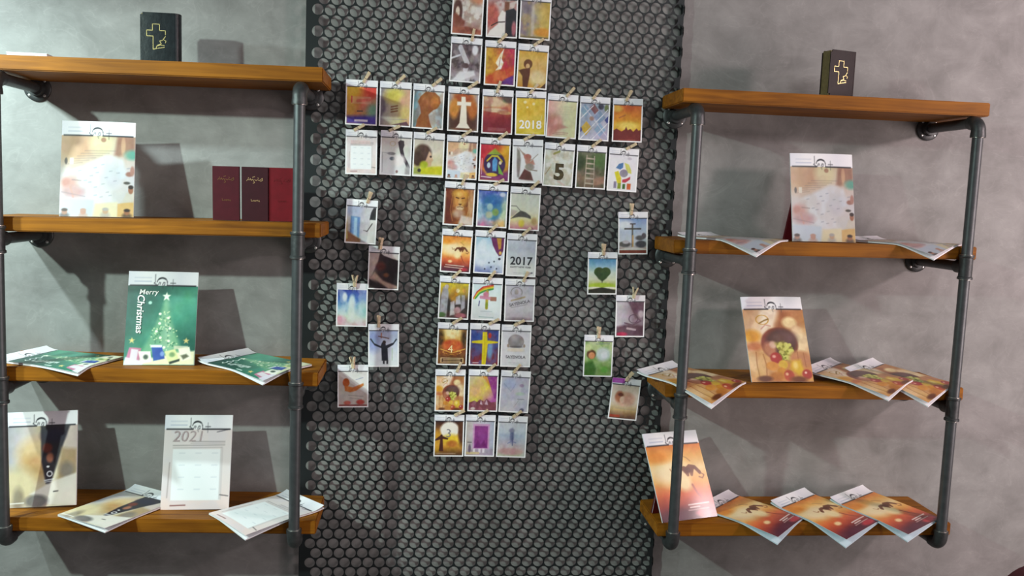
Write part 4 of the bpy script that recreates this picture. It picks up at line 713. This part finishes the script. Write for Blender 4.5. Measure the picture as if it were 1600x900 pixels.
 # loose cards left of the cross, top to bottom
 ((541.5, 310.3), (591.2, 313.9), 'a woman beside a blue doorway', [('h', '#c4bfb0', '#b4b4c4', '#c8c6cc', '#cfcacb'), ('e', .2, .1, .3, .2, '#a8b0cc', .8), ('p', [(.14, .28), (.46, .3), (.46, .95), (.12, .95)], '#5f86b8', .9, .04), ('p', [(.26, .32), (.36, .32), (.38, .95), (.26, .95)], '#a9c8e0', .9, .03), ('p', [(0, .68), (.5, .9), (.5, 1), (0, 1)], '#9a6a44', .9, .06), ('p', [(.9, .02), (1, .02), (1, .36), (.78, .36), (.82, .16)], '#2e2c30', 1, .03), ('p', [(.82, .36), (1, .36), (1, 1), (.7, 1), (.78, .6)], '#dcdad8', 1, .03), ('l', [(.88, .46), (.72, .68), (.6, .66)], .03, '#4a4444'), ('e', .62, .82, .1, .16, '#cfcfd2', .6), ('l', [(0, .4), (.04, .9)], .04, '#d8c47c')], (.7, 18, 20), []),
 ((575.8, 383.6), (625.6, 385.9), 'a dark draped veil', [('h', '#b9a8a4', '#3c2a2c', '#2a2226', '#241e22'), ('p', [(0, 0), (.36, 0), (.28, .3), (.1, .62), (0, .74)], '#b8a49e', 1, .04), ('p', [(.36, 0), (1, .02), (1, .2), (.8, .16), (.5, .08)], '#d0c8c6', 1, .03), ('e', .4, .38, .16, .12, '#5a2c2a', .7), ('p', [(.05, .72), (.2, .55), (.5, .78), (1, .92), (1, 1), (.7, 1), (.3, .8)], '#c0a494', .9, .06), ('p', [(0, .74), (.3, .86), (.6, 1), (0, 1)], '#2a2022', .95, .05), ('e', .6, .62, .1, .06, '#6a4430', .7)], (.38, 4, 35), []),
 ((526, 442), (575.3, 443.4), 'bright clouds in a rainbow tinted sky', [('v', '#3c4aa4', '#4a78c0', '#8ab8d4', '#c8dcc8', '#d8b0b8'), ('e', .25, .2, .08, .12, '#dce8f2', .7), ('e', .5, .3, .1, .16, '#c8dcea', .7), ('e', .48, .6, .12, .3, '#dfe8e0', .7, .8), ('e', .9, .55, .2, .2, '#9cc8c8', .8), ('e', .08, .85, .2, .12, '#d89cae', .8), ('n', '#e4ecf2', 5, .4, 28)], (.58, 0, 70), []),
 ((574.8, 506.3), (624.2, 506.5), 'a silhouette with raised arms before a cross', [('v', '#a9b4d4', '#c4cce0', '#d6dae4', '#dfe2e4'), ('e', .15, .3, .25, .3, '#8f9fd0', .8, .8), ('l', [(.42, .08), (.42, .2)], .04, '#b06a50'), ('l', [(.32, .16), (.68, .22)], .03, '#6a4a48'), ('p', [(.02, .24), (.06, .22), (.18, .36), (.4, .44), (.44, .34), (.56, .34), (.58, .42), (.84, .34), (.94, .22), (.97, .25), (.84, .4), (.64, .5), (.66, .86), (.44, .86), (.42, .5), (.18, .42)], '#262a34', 1, .02), ('e', .52, .33, .06, .05, '#3a2c2c', .3), ('r', .48, .86, .54, .95, '#2c2e36'), ('r', .6, .86, .66, .95, '#2c2e36'), ('l', [(.8, .5), (.8, .84)], .03, '#a8b89a', .7)], (.34, 0, 15), []),
 ((526.6, 570), (576.7, 570), 'an orange bird on white above red flowers', [('v', '#dcd8d4', '#e2dedc', '#dedad8', '#d4c6c2'), ('p', [(0, .1), (0, 1), (1, 1), (1, .66)], '#c4b8b0', .8, .03), ('e', .26, .32, .12, .12, '#b8602c', .2), ('p', [(.2, .4), (.5, .46), (.86, .34), (.88, .4), (.6, .56), (.4, .6), (.22, .56)], '#c8743a', 1, .03), ('l', [(.34, .68), (.85, .72)], .012, '#8a7f7c'), ('l', [(.4, .76), (.8, .8)], .012, '#8a7f7c'), ('l', [(.6, .24), (.85, .18)], .02, '#9aa0b8'), ('e', .3, .9, .12, .06, '#c86a60', .5), ('e', .76, .88, .14, .07, '#b84a44', .5), ('r', 0, .95, 1, 1, '#8a4a48')], (.5, -8, 60), []),
 # loose cards right of the cross, top to bottom
 ((965.4, 331), (1013, 331), 'a tall cross against blue sky', [('v', '#7f9cc8', '#a8bcd8', '#c0cad8', '#cfd4dc', '#8a4a34'), ('e', .2, .2, .3, .14, '#d8dfe8', .8), ('l', [(.48, .18), (.48, .9)], .06, '#6a6460'), ('l', [(.5, .5), (.5, .92)], .05, '#c9a46a'), ('l', [(.2, .30), (.78, .30)], .045, '#4a4644'), ('l', [(.4, .16), (.58, .16)], .03, '#4a4644'), ('e', .2, .74, .22, .08, '#5a5654', .4), ('e', .24, .68, .12, .05, '#b9b4b8', .5), ('e', .76, .56, .16, .07, '#5c5a60', .5), ('e', .8, .74, .2, .1, '#4c4a50', .4), ('e', .9, .5, .08, .08, '#5a565c', .4), ('p', [(0, .88), (.5, .82), (1, .88), (1, .93), (0, .93)], '#dcd6d0', 1, .03), ('r', 0, .91, 1, 1, '#7a3626')], (.44, 2, 10), []),
 ((918.3, 393.8), (965.4, 394.3), 'a heart shaped tree on an open book', [('v', '#4a86b4', '#8ab4cc', '#c9d6cc', '#d9dcc0', '#a8b44a', '#8a9a2c'), ('e', .38, .38, .18, .13, '#3a5226', .2), ('e', .62, .38, .18, .13, '#3a5226', .2), ('p', [(.2, .40), (.8, .40), (.66, .56), (.5, .66), (.36, .58)], '#37502a', 1, .04), ('l', [(.5, .6), (.5, .84)], .025, '#3a3424'), ('e', .5, .78, .5, .08, '#a8c03a', .5), ('e', .22, .85, .26, .04, '#e4e2c8', .4), ('e', .78, .85, .26, .04, '#e4e2c8', .4), ('p', [(0, .9), (.4, .84), (.5, .83), (.6, .84), (1, .9), (1, 1), (0, 1)], '#2a2a20', 1, .03)], (.52, 0, 15), []),
 ((961.6, 461), (1009.3, 461.5), 'swirling purple smoke', [('h', '#c9c4ca', '#b4aab4', '#8a7484', '#8a7a84'), ('p', [(.4, 0), (1, 0), (1, .3), (.8, .24), (.7, .5), (.6, .3)], '#5f4250', .9, .06), ('o', .62, .5, .16, .12, .03, '#5a4454'), ('l', [(.3, .62), (.6, .68), (.9, .56), (.7, .44)], .04, '#6a5060'), ('p', [(0, .74), (.4, .66), (1, .7), (1, 1), (0, 1)], '#5a3a48', .9, .08), ('l', [(.4, .78), (.7, .82)], .06, '#b49aa4'), ('e', .2, .95, .2, .06, '#b02c50', .6), ('e', .9, .36, .1, .1, '#c4b4bc', .6)], (.6, 8, 60), []),
 ((912.5, 522.9), (959.7, 524), 'a smiling child among green leaves', [('v', '#b9c49a', '#a8c084', '#8aaa6a', '#7a9a58'), ('n', '#5c8a3a', 5, .5, 29), ('e', .68, .38, .28, .2, '#b8c8c4', .5), ('e', .72, .4, .12, .1, '#d0d8dc', .5), ('e', .24, .38, .17, .13, '#5a3a22', .3), ('e', .26, .42, .12, .1, '#c8885c', .3), ('p', [(0, .64), (.3, .58), (.44, .8), (.4, 1), (0, 1)], '#3f6a2a', .95, .08), ('e', .75, .82, .14, .1, '#5f9a3c', .6), ('l', [(.4, .08), (.9, .06)], .02, '#7a8a80'), ('e', .12, .18, .14, .1, '#c6d49a', .7)], (.48, 0, 15), []),
 ((956.5, 589.4), (1003, 594), 'small faces in a circle under a purple strip', [('v', '#d9c4b4', '#dccab8', '#d9ccbc', '#c8ac78', '#5a3a2c'), ('e', .52, .42, .38, .22, '#cfa890', .3), ('e', .3, .36, .16, .16, '#a8684a', .5), ('e', .42, .44, .1, .1, '#d8b8a4', .4), ('e', .64, .44, .16, .14, '#c89a86', .5), ('e', .34, .3, .1, .05, '#6a3a2a', .5), ('r', .02, .9, .4, .97, '#a8442c'), ('l', [(.2, .7), (.9, .72)], .012, '#b09a8a')], (.55, 38, 0), []),
]
CW, CH = 0.0742, 0.1050
def make_clip_parts():
    """one spring peg: two tapered prongs, pivoting on a wire coil; the jaw points to -z"""
    L_, T_, Wd = 0.029, 0.0032, 0.0064
    def prong(sgn):
        prof = [(-0.0125, 0.0003, 0.0016), (-0.0105, 0.0003, 0.0030), (0.0005, 0.0004, 0.0036), (0.0030, 0.0010, 0.0034), (0.0150, 0.0046, 0.0030), (0.0163, 0.0052, 0.0018)]
        vs, fs = [], []
        for z, a, t in prof:
            for x in (-Wd/2, Wd/2):
                vs += [(x, sgn*a, z), (x, sgn*(a+t), z)]
        for i in range(len(prof)-1):
            k = 4*i
            for q in ((0, 1, 5, 4), (2, 6, 7, 3), (1, 3, 7, 5), (0, 4, 6, 2)): fs.append(tuple(k+j for j in q))
        fs += [(0, 2, 3, 1), tuple(4*(len(prof)-1)+j for j in (0, 1, 3, 2))]
        me = bpy.data.meshes.new('prong'); me.from_pydata(vs, [], fs); me.update(); me.materials.append(MT['clip'])
        return me
    bm = bmesh.new()
    pts = []
    for i in range(37):
        t = i/36*6*math.pi
        pts.append((-0.0036+0.0072*i/36, 0.0020*math.cos(t), 0.0018+0.0020*math.sin(t)))
    sweep(bm, pts, 0.0005, 6)
    for sx in (-1, 1):
        sweep(bm, [(sx*0.0036, 0.0020, 0.0018), (sx*0.0036, 0.0046, -0.001), (0, 0.0048, -0.0015)], 0.0005, 6)
        sweep(bm, [(sx*0.0036, -0.0020, 0.0018), (sx*0.0036, -0.0046, -0.001), (0, -0.0048, -0.0015)], 0.0005, 6)
    me = bpy.data.meshes.new('spring'); bm.to_mesh(me); bm.free(); me.materials.append(MT['spring'])
    return prong(-1), prong(1), me
CLIP = make_clip_parts()
bmc = bmesh.new(); bm_box(bmc, (0, 0.0, -CH/2), (CW, 0.0007, CH))
card_me = bpy.data.meshes.new('card_stock'); bmesh.ops.recalc_face_normals(bmc, faces=bmc.faces); bmc.to_mesh(card_me); bmc.free()
card_me.materials.append(MT['paper'])
rngc = random.Random(5)
place = ['top row']*3
def where(i):
    if i < 6: return 'near the top of the card cross'
    if i < 24: return 'in an arm of the card cross'
    if i < 42: return 'in the stem of the card cross'
    return 'hung left of the card cross' if i < 47 else 'hung right of the card cross'
for i, (tl, tr, what, ops, clip, texts) in enumerate(CARDS):
    yc = PY-0.0042
    a, b = U(*tl, yc), U(*tr, yc)
    mid = (a+b)/2; ang = math.atan2(b[2]-a[2], b[0]-a[0])
    hang = R(-1.2-rngc.random()*1.2)
    card = link('hanging_card', card_me, None)
    card.location = mid
    card.rotation_euler = (hang, -ang, 0)
    tag(card, f'small white-edged card showing {what}', 'card', 'cards pegged to the panel')
    if len(card['label'].split()) > 16: print('LONG', card['label'])
    ras = paint(64, 91, ops, strip=('#b04ab0' if i == 51 else None), line=(i not in (44,)))
    fn = lambda u, v, off: np.stack([(u-0.5)*CW, np.full_like(u, -0.00035-0.00025-off), -v*CH], -1)
    patch('header_strip', fn, ras, 0, 1, 0, HEAD, MT['cardprint'], card)
    patch('picture', fn, ras, 0, 1, HEAD, 1, MT['cardprint'], card)
    for (txt, size, tx, tz, mk, bold, rot) in texts:
        t = link('lettering', text_mesh(txt, size, 0, bold), None, card)
        if not t.data.materials: t.data.materials.append(MT[mk])
        t.location = (tx, -0.00095, -CH*0.57+tz); t.rotation_euler = (R(90), R(-rot), 0)
    # its peg
    fr, tilt, spin = clip
    cx = mid + (b-a)*(fr-0.5)
    pg = empty('clothespin', (cx[0], yc-0.0006 if spin < 30 else yc-0.006, cx[2]+0.0045))
    pg.rotation_mode = 'XYZ'
    pg.matrix_world = Matrix.Translation(pg.location) @ Matrix.Rotation(R(tilt), 4, 'Y') @ Matrix.Rotation(R(spin), 4, 'Z')
    tag(pg, f'tiny wooden clothespin on the card of {what}', 'clothespin', 'pegs holding the cards')
    for nm, me in zip(('prong', 'prong', 'spring'), CLIP):
        o = bpy.data.objects.new(nm, me); COL.objects.link(o); o.parent = pg
# ------------------------------------------------------------------ magazines
MW, MH = 0.148, 0.210
RAS = {}
def cover_raster(key):
    if key not in RAS:
        ops = {'map': MAP, 'xmas': XMAS, 'xmasflat': XMAS+XMASTXT, 'veil': VEIL, 'cal': Y2021, 'fruit': FRUIT, 'sunset': SUNSET+SUNTXT}[key]
        RAS[key] = paint(104, 148, ops, full=True, grain=(0.0 if key == 'cal' else 0.35))
        if key == 'map': RAS[key] = RAS[key]*np.where(np.arange(148)[:, None, None] > HEAD*148, 0.72, 1.0)
    return RAS[key]
def basis(yaw, lean, roll):
    cu = Vector((math.cos(yaw), math.sin(yaw), 0)); n = Vector((-math.sin(yaw), math.cos(yaw), 0))
    up = Vector((0, 0, 1))*math.cos(lean)+n*math.sin(lean)
    x = cu*math.cos(roll)+up*math.sin(roll); z = up*math.cos(roll)-cu*math.sin(roll); y = z.cross(x)
    m = Matrix.Identity(4)
    for i in range(3): m[i][0], m[i][1], m[i][2] = x[i], y[i], z[i]
    return m
def grid_slab(name, f, t0, t1, m, parent, nu=9, nv=13):
    """closed thin body between two offsets of a surface f(u, v, off)"""
    us, vs = np.meshgrid(np.linspace(0, 1, nu), np.linspace(0, 1, nv))
    A = f(us, vs, t0).reshape(-1, 3); B = f(us, vs, t1).reshape(-1, 3)
    N = nu*nv; fs = []
    idx = lambda i, j: j*nu+i
    for j in range(nv-1):
        for i in range(nu-1):
            a, b, c_, d = idx(i, j), idx(i+1, j), idx(i+1, j+1), idx(i, j+1)
            fs += [(d, c_, b, a), (N+a, N+b, N+c_, N+d)]
    rim = [idx(i, 0) for i in range(nu)]+[idx(nu-1, j) for j in range(1, nv)]+[idx(i, nv-1) for i in range(nu-2, -1, -1)]+[idx(0, j) for j in range(nv-2, 0, -1)]
    for p, q in zip(rim, rim[1:]+rim[:1]): fs.append((p, q, N+q, N+p))
    return pydata(name, np.vstack([A, B]), fs, m, parent)
def standing(shelf, key, label, X, Y, yaw, lean, roll, s, lettering=None):
    z = shelf_z(shelf, X)+MW*s/2*abs(math.sin(roll))+0.0006
    root = empty('magazine'); root.matrix_world = Matrix.Translation((X, Y, z)) @ basis(yaw, lean, roll)
    tag(root, label, 'magazine', 'standing magazines')
    w, h = MW*s, MH*s
    def f(u, v, off):
        bow = 0.0022*np.sin(np.pi*u)
        return np.stack([(u-0.5)*w, -bow-off, (1-v)*h], -1)
    ras = cover_raster(key)
    grid_slab('pages', f, -0.0036, -0.0006, MT['paper'], root)
    cov = grid_slab('cover', f, -0.0006, -0.0001, MT['paper'], root)
    patch('header_strip', f, ras, 0, 1, 0, HEAD, MT['magprint'], cov, 0.0003)
    patch('picture', f, ras, 0, 1, HEAD, 1, MT['magprint'], cov, 0.0003)
    for (txt, size, tx, tz, mk, bold, rot) in (lettering or []):
        t = link('lettering', text_mesh(txt, size, 0.15, bold), None, cov)
        if not t.data.materials: t.data.materials.append(MT[mk])
        t.location = (tx, -0.0032, tz); t.rotation_euler = (R(90), R(rot), 0)
    return root
standing('L2', 'map', 'magazine with a pale map cover standing beside the red booklets', -0.875, -0.155, 0.10, 0.236, 0.02, 1.02)
standing('L3', 'xmas', 'magazine with a green Christmas tree cover, standing upright', -0.747, -0.147, 0.084, 0.287, 0.0, 1.018, [('Merry', 0.0165, -0.030, 0.1655, 'white', 0.0001, 0), ('Christmas', 0.0215, -0.046, 0.116, 'white', 0.0003, 90)])
standing('L4', 'veil', 'upright magazine with a dark veil cover, at the left edge', -1.010, -0.135, 0.03, 0.217, 0.045, 1.02)
standing('L4', 'cal', 'upright white magazine with a 2021 calendar cover', -0.673, -0.132, 0.02, 0.245, 0.005, 1.03, [('2021', 0.036, -0.022, 0.166, 'pale', -0.0002, 0)])
standing('R2', 'map', 'magazine with a pale map cover propped on a red booklet', 0.784, -0.158, -0.06, 0.244, 0.015, 1.028)
standing('R3', 'fruit', 'upright magazine with grapes and fruit on its cover', 0.705, -0.163, -0.028, 0.486, 0.03, 1.04)
standing('R4', 'sunset', 'magazine with an orange sunset cover propped up behind the pipe', 0.496, -0.168, 0.26, 0.56, 0.009, 1.04)

D_ = SD
def flat(shelf, key, label, X, Y, a, tilt, droop, base=0.0, blue=False, group='magazines lying flat'):
    zs = shelf_z(shelf, X)
    root = empty('magazine', (X, Y, zs)); tag(root, label, 'magazine', group)
    uv = (math.cos(a), math.sin(a)); dv = (math.sin(a), -math.cos(a))
    sl = SH[shelf][1]
    def mk(extra, curl):
        def f(u, v, off):
            lx = uv[0]*(u-0.5)*MW+dv[0]*(v-0.5)*MH; ly = uv[1]*(u-0.5)*MW+dv[1]*(v-0.5)*MH
            y = ly+Y; h = y+D_
            sm = 0.010
            pos = 0.5*(h+np.sqrt(h*h+sm*sm)); neg = 0.5*(h-np.sqrt(h*h+sm*sm))
            z = 0.0055+base+tilt*pos+(droop+extra)*neg+sl*lx+curl*np.clip(0.18-v, 0, 1)**2
            return np.stack([lx, ly, z+off], -1)
        return f
    f0 = mk(0.0, 0.25); f1 = mk(0.10 if not blue else 0.22, 0.12)
    ras = cover_raster(key)
    grid_slab('pages', f1, -0.0040, -0.0014, MT['bluepaper' if blue else 'paper'], root, 11, 15)
    cov = grid_slab('cover', f0, -0.0006, -0.0001, MT['paper'], root, 11, 15)
    f2 = lambda u, v, off: f0(u, v, 0.0003)
    patch('header_strip', f2, ras, 0, 1, 0, HEAD, MT['magprint'], cov)
    patch('picture', f2, ras, 0, 1, HEAD, 1, MT['magprint'], cov)
    return root
flat('L3', 'xmasflat', 'green Christmas magazine lying flat at the left shelf end', -0.966, -0.121, 1.232, 0.009, 0.282)
flat('L3', 'xmasflat', 'green Christmas magazine lying flat behind the pipe', -0.540, -0.128, 0.926, 0.028, 0.242)
flat('L4', 'veil', 'dark veil magazine lying flat between two upright magazines', -0.836, -0.134, -0.54, 0.012, 0.0)
flat('L4', 'cal', 'white calendar magazine lying flat behind the pipe', -0.506, -0.146, -0.808, 0.0, 0.11)
flat('R2', 'map', 'pale map magazine lying flat, its corner hanging left of the upright one', 0.567, -0.134, 0.701, 0.0, 0.391)
flat('R2', 'map', 'pale map magazine lying flat, its corner hanging right of the upright one', 0.998, -0.134, 0.62, 0.003, 0.36)
flat('R3', 'fruit', 'fruit magazine lying flat behind the left pipe of its shelf', 0.482, -0.148, 0.691, 0.06, 0.377)
flat('R3', 'fruit', 'fruit magazine lying flat just right of the upright fruit magazine', 0.907, -0.136, 0.698, 0.09, 0.268, 0.006)
flat('R3', 'fruit', 'fruit magazine lying flat against the right pipe', 1.014, -0.136, 0.625, 0.128, 0.367)
flat('R4', 'sunset', 'orange sunset magazine lying flat, nearest the propped one', 0.661, -0.136, 0.729, 0.039, 0.15, 0.0, True)
flat('R4', 'sunset', 'orange sunset magazine lying flat, middle of the three', 0.843, -0.146, 0.572, 0.075, 0.194, 0.003, True)
flat('R4', 'sunset', 'orange sunset magazine lying flat, nearest the right pipe', 1.003, -0.138, 0.543, 0.081, 0.144, 0.006, True)

# ------------------------------------------------------------------ red booklets
def booklet(label, X, Y, yaw, col, ink, w=0.0580, h=0.1190, t=0.009):
    z = shelf_z('L2', X)+0.0010
    root = empty('red_booklet'); root.matrix_world = Matrix.Translation((X, Y, z)) @ basis(yaw, 0.0, 0.012)
    tag(root, label, 'booklet', 'red booklets')
    cm = mat('red_cover_board', col, 0.6, noise=(50, 0.85, 1.1, 0.05), spec=0.2)
    bm = bmesh.new()
    bm_box(bm, (0, 0.0007, h/2), (w, 0.0014, h), 0.0004); bm_box(bm, (0, t-0.0007, h/2), (w, 0.0014, h), 0.0004); bm_box(bm, (w/2-0.0007, t/2, h/2), (0.0014, t-0.0010, h), 0.0003)
    cov = bmobj('cover', bm, cm, root)
    bm = bmesh.new(); bm_box(bm, (-0.0008, t/2, h/2), (w-0.0030, t-0.0032, h-0.002)); bmobj('pages', bm, MT['paper'], root)
    gm = mat('gilt_script', ink, 0.35, 0.4, noise=(200, 0.8, 1.1, 0))
    def stroke(name, pl, wd):
        vs, fs = [], []
        for p in pl:
            v2, f2 = ribbon([((x-0.5)*w, (1-y)*h) for x, y in p], wd)
            k = len(vs); vs += v2; fs += [tuple(k+j for j in q) for q in f2]
        vs = [(x, -zz-0.0001, y) for x, y, zz in vs]
        pydata(name, vs, fs, gm, cov)
    stroke('gilt_title', [[(.20, .255), (.24, .225), (.30, .245), (.34, .215), (.37, .25), (.43, .225), (.46, .26), (.50, .29), (.44, .30)], [(.42, .19), (.50, .178)], [(.50, .235), (.56, .25), (.60, .232), (.68, .25), (.74, .225), (.79, .205), (.80, .245), (.72, .262)], [(.26, .20), (.28, .21)], [(.62, .20), (.64, .208)]], 0.0011)
    stroke('gilt_subtitle', [[(.36, .60), (.37, .635), (.42, .63)], [(.44, .635), (.46, .612), (.49, .635)], [(.51, .612), (.52, .635), (.56, .615)], [(.58, .635), (.60, .61), (.64, .635)], [(.66, .615), (.68, .64)]], 0.0009)
booklet('dark red booklet standing first from the map magazine', -0.601, -0.150, -0.03, '#4a0f1b', '#8a5f3c')
booklet('darkest maroon booklet standing in the middle of three', -0.5385, -0.150, -0.06, '#360c16', '#c9a274')
booklet('brighter red booklet standing right behind the pipe', -0.4795, -0.150, -0.05, '#690917', '#7c2428')

# props behind magazines: a booklet folded into a tent
def prop(shelf, label, X, Y, yaw, lean, hinge=0.105, back=0.050, wd=0.10, dx=0.0):
    z = shelf_z(shelf, X)
    root = empty('red_booklet', (X, Y, z+0.0005)); root.rotation_euler = (0, 0, yaw)
    tag(root, label, 'booklet', 'red booklets')
    y0 = 0.0075; hy = y0+hinge*math.sin(lean); hz = hinge*math.cos(lean); by = hy+back
    def leaf(bm, a, b, t, x0, x1):
        d = Vector((0, b[0]-a[0], b[1]-a[1])).normalized(); n = Vector((0, -d.z, d.y))*t
        q = [Vector((0, *a)), Vector((0, *b)), Vector((0, *b))+n, Vector((0, *a))+n]
        vs = [bm.verts.new(p+Vector((x, 0, 0))) for x in (x0, x1) for p in q]
        for fc in ((0, 1, 2, 3), (7, 6, 5, 4), (0, 4, 5, 1), (1, 5, 6, 2), (2, 6, 7, 3), (3, 7, 4, 0)): bm.faces.new([vs[i] for i in fc])
    bm = bmesh.new()
    leaf(bm, (by, 0.0), (hy, hz), 0.0016, dx-wd/2, dx+wd/2)
    leaf(bm, (by-0.0075, 0.0), (hy-0.001, hz-0.010), 0.0016, dx-wd/2, dx+wd/2)
    bmobj('cover', bm, MT['maroon'], root)
    bm = bmesh.new(); leaf(bm, (by-0.0050, 0.0006), (hy-0.0004, hz-0.006), 0.0028, dx-wd/2+0.001, dx+wd/2-0.001)
    bmobj('pages', bm, MT['paper'], root)
prop('R2', 'maroon booklet propping the upright map magazine', 0.784, -0.158, -0.06, 0.244, 0.100, 0.042, 0.150)
prop('R3', 'maroon booklet propping the upright fruit magazine', 0.705, -0.163, -0.028, 0.486, 0.075, 0.020, 0.13, 0.006)
prop('R4', 'maroon booklet propping the orange sunset magazine', 0.496, -0.168, 0.26, 0.56, 0.080, 0.020, 0.148, 0.004)

# ------------------------------------------------------------------ small bibles
def bible(label, shelf, X, Y, yaw, lean, roll, leather, w, h, t, inkw=0.0014):
    z = shelf_z(shelf, X)+0.0012
    root = empty('pocket_bible'); root.matrix_world = Matrix.Translation((X, Y, z)) @ basis(yaw, lean, roll)
    tag(root, label, 'book', 'pocket bibles')
    bt = 0.0022
    # cover in plan: front board, rounded spine at the right, back board
    n = 10
    def outline(ins):
        r = t/2-ins
        pts = [(-w/2, ins)]
        xc = w/2-t/2*0.75
        pts += [(xc+r*0.75*math.sin(math.pi*k/n), t/2-r*math.cos(math.pi*k/n)) for k in range(n+1)]
        pts += [(-w/2, t-ins)]
        return pts
    o, i_ = outline(0), outline(bt)
    bm = bmesh.new()
    def ring(z_): return [bm.verts.new((x, y, z_)) for x, y in o], [bm.verts.new((x, y, z_)) for x, y in i_]
    a, b = ring(0), ring(h)
    m_ = len(o)
    for k in range(m_-1):
        bm.faces.new((a[0][k], a[0][k+1], b[0][k+1], b[0][k])); bm.faces.new((a[1][k+1], a[1][k], b[1][k], b[1][k+1]))
        bm.faces.new((b[0][k], b[0][k+1], b[1][k+1], b[1][k])); bm.faces.new((a[0][k+1], a[0][k], a[1][k], a[1][k+1]))
    for k in (0, m_-1):
        bm.faces.new((a[0][k], a[1][k], b[1][k], b[0][k]))
    # soft rounded outer corners of the boards
    cor = [e for e in bm.edges if all(abs(v.co.x+w/2) < 1e-6 for v in e.verts) and abs(e.verts[0].co.y-e.verts[1].co.y) > 1e-4 and abs(e.verts[0].co.z-e.verts[1].co.z) < 1e-6]
    bmesh.ops.bevel(bm, geom=cor, offset=0.005, segments=4, affect='EDGES')
    cov = bmobj('cover', bm, leather, root, True, 35)
    bm = bmesh.new()
    q = [(x, y) for x, y in outline(bt+0.0002)]
    q[0] = (-w/2+0.0016, bt+0.0002); q[-1] = (-w/2+0.0016, t-bt-0.0002)
    lo = [bm.verts.new((x, y, 0.002)) for x, y in q]; hi = [bm.verts.new((x, y, h-0.002)) for x, y in q]
    bm.faces.new(lo[::-1]); bm.faces.new(hi)
    for k in range(len(q)): bm.faces.new((lo[k], lo[(k+1) % len(q)], hi[(k+1) % len(q)], hi[k]))
    bmobj('pages', bm, MT['gilt'], root)
    # gold cross outline, broken at the lower right by a flourish
    cx, cz, k = -0.008, h*0.575, 1.22*w/0.082
    P = lambda x, y: (cx+x*0.001*k, cz+y*0.001*k)
    vs, fs = [], []
    def add(pl, wd):
        v2, f2 = ribbon(pl, wd); n0 = len(vs); vs.extend(v2); fs.extend([tuple(n0+j for j in q_) for q_ in f2])
    add([P(16, -1), P(16, 6), P(6, 6), P(6, 17), P(-6, 17), P(-6, 6), P(-16, 6), P(-16, -4), P(-5, -4), P(-5, -27), P(3, -25), P(14, -23)], inkw)
    add([P(16, -4), P(11, -11), P(6, -12), P(9, -17), P(2, -20), P(0, -25)], inkw)
    add([P(12, -9), P(17, -12), P(16, -15)], inkw*0.8); add([P(2, -21), P(8, -19), P(14, -20)], inkw*0.9)
    pydata('gold_cross', [(x, -zz-0.0002, y) for x, y, zz in vs], fs, MT['gold'], cov)
    return root
bible('black leather pocket bible with gold cross on the left top shelf', 'L1', -0.742, -0.148, 0.01, 0.03, 0.01, MT['blackleather'], 0.082, 0.107, 0.030)
bible('dark brown pocket bible with gold cross on the right top shelf', 'R1', 0.796, -0.165, 0.27, 0.0, -0.0, MT['brownleather'], 0.080, 0.105, 0.030)

# thin white booklet lying on the left top shelf
P0 = U(58, 86, -0.12)
root = empty('white_booklet', (P0[0], -0.125, shelf_z('L1', P0[0])+0.0004)); root.rotation_euler = (0, -0.013, 0.06)
tag(root, 'thin white booklet lying on the left top shelf', 'booklet')
bm = bmesh.new(); bm_box(bm, (0, 0, 0.0035), (0.078, 0.105, 0.0056)); bmobj('pages', bm, MT['paper'], root)
bm = bmesh.new(); bm_box(bm, (0, 0, 0.0067), (0.080, 0.107, 0.0008), 0.0002); bm_box(bm, (0, 0, 0.0003), (0.080, 0.107, 0.0006)); bmobj('cover', bm, MT['paper'], root)

# ------------------------------------------------------------------ chair just entering the lower right corner
yc = -0.60
Q = U(1592, 888, yc)
cr = empty('chair', (Q[0]+0.150, yc-0.02, 0)); tag(cr, 'dark red seat back just showing at the lower right corner', 'chair')
top = Q[2]+0.010
bm = bmesh.new()
n = 10; bw = 0.40; bh = 0.34; rc = 0.09
prof = []
for cxx, czz, a0 in ((bw/2-rc, top-rc, 0), (-bw/2+rc, top-rc, 90), (-bw/2+0.03, top-bh+0.03, 180), (bw/2-0.03, top-bh+0.03, 270)):
    rr = rc if czz > top-bh/2 else 0.03
    prof += [(cxx+rr*math.cos(R(a0+90*k/n)), czz+rr*math.sin(R(a0+90*k/n))) for k in range(n+1)]
fa = [bm.verts.new((x, -0.02, z)) for x, z in prof]; fb = [bm.verts.new((x, 0.02, z)) for x, z in prof]
bm.faces.new(fa); bm.faces.new(fb[::-1])
for k in range(len(prof)): bm.faces.new((fa[k], fa[(k+1) % len(prof)], fb[(k+1) % len(prof)], fb[k]))
bmesh.ops.bevel(bm, geom=[e for e in bm.edges if abs(e.verts[0].co.y-e.verts[1].co.y) < 1e-6], offset=0.012, segments=3, affect='EDGES')
bmobj('backrest', bm, MT['chairred'], cr, True, 50)
sz = min(0.45, top-0.30)
bm = bmesh.new(); bm_box(bm, (0, -0.22, sz-0.03), (0.42, 0.42, 0.06), 0.02); bmobj('seat', bm, MT['chairred'], cr, True, 50)
for sx in (-1, 1):
    bm = bmesh.new(); sweep(bm, [(sx*0.17, 0.03, 0.0), (sx*0.17, 0.027, sz-0.02), (sx*0.17, 0.027, top-0.12)], 0.011, 12); bmobj('leg', bm, MT['chairmetal'], cr, True)
    bm = bmesh.new(); sweep(bm, [(sx*0.17, -0.40, 0.0), (sx*0.17, -0.38, sz-0.05)], 0.011, 12); bmobj('leg', bm, MT['chairmetal'], cr, True)
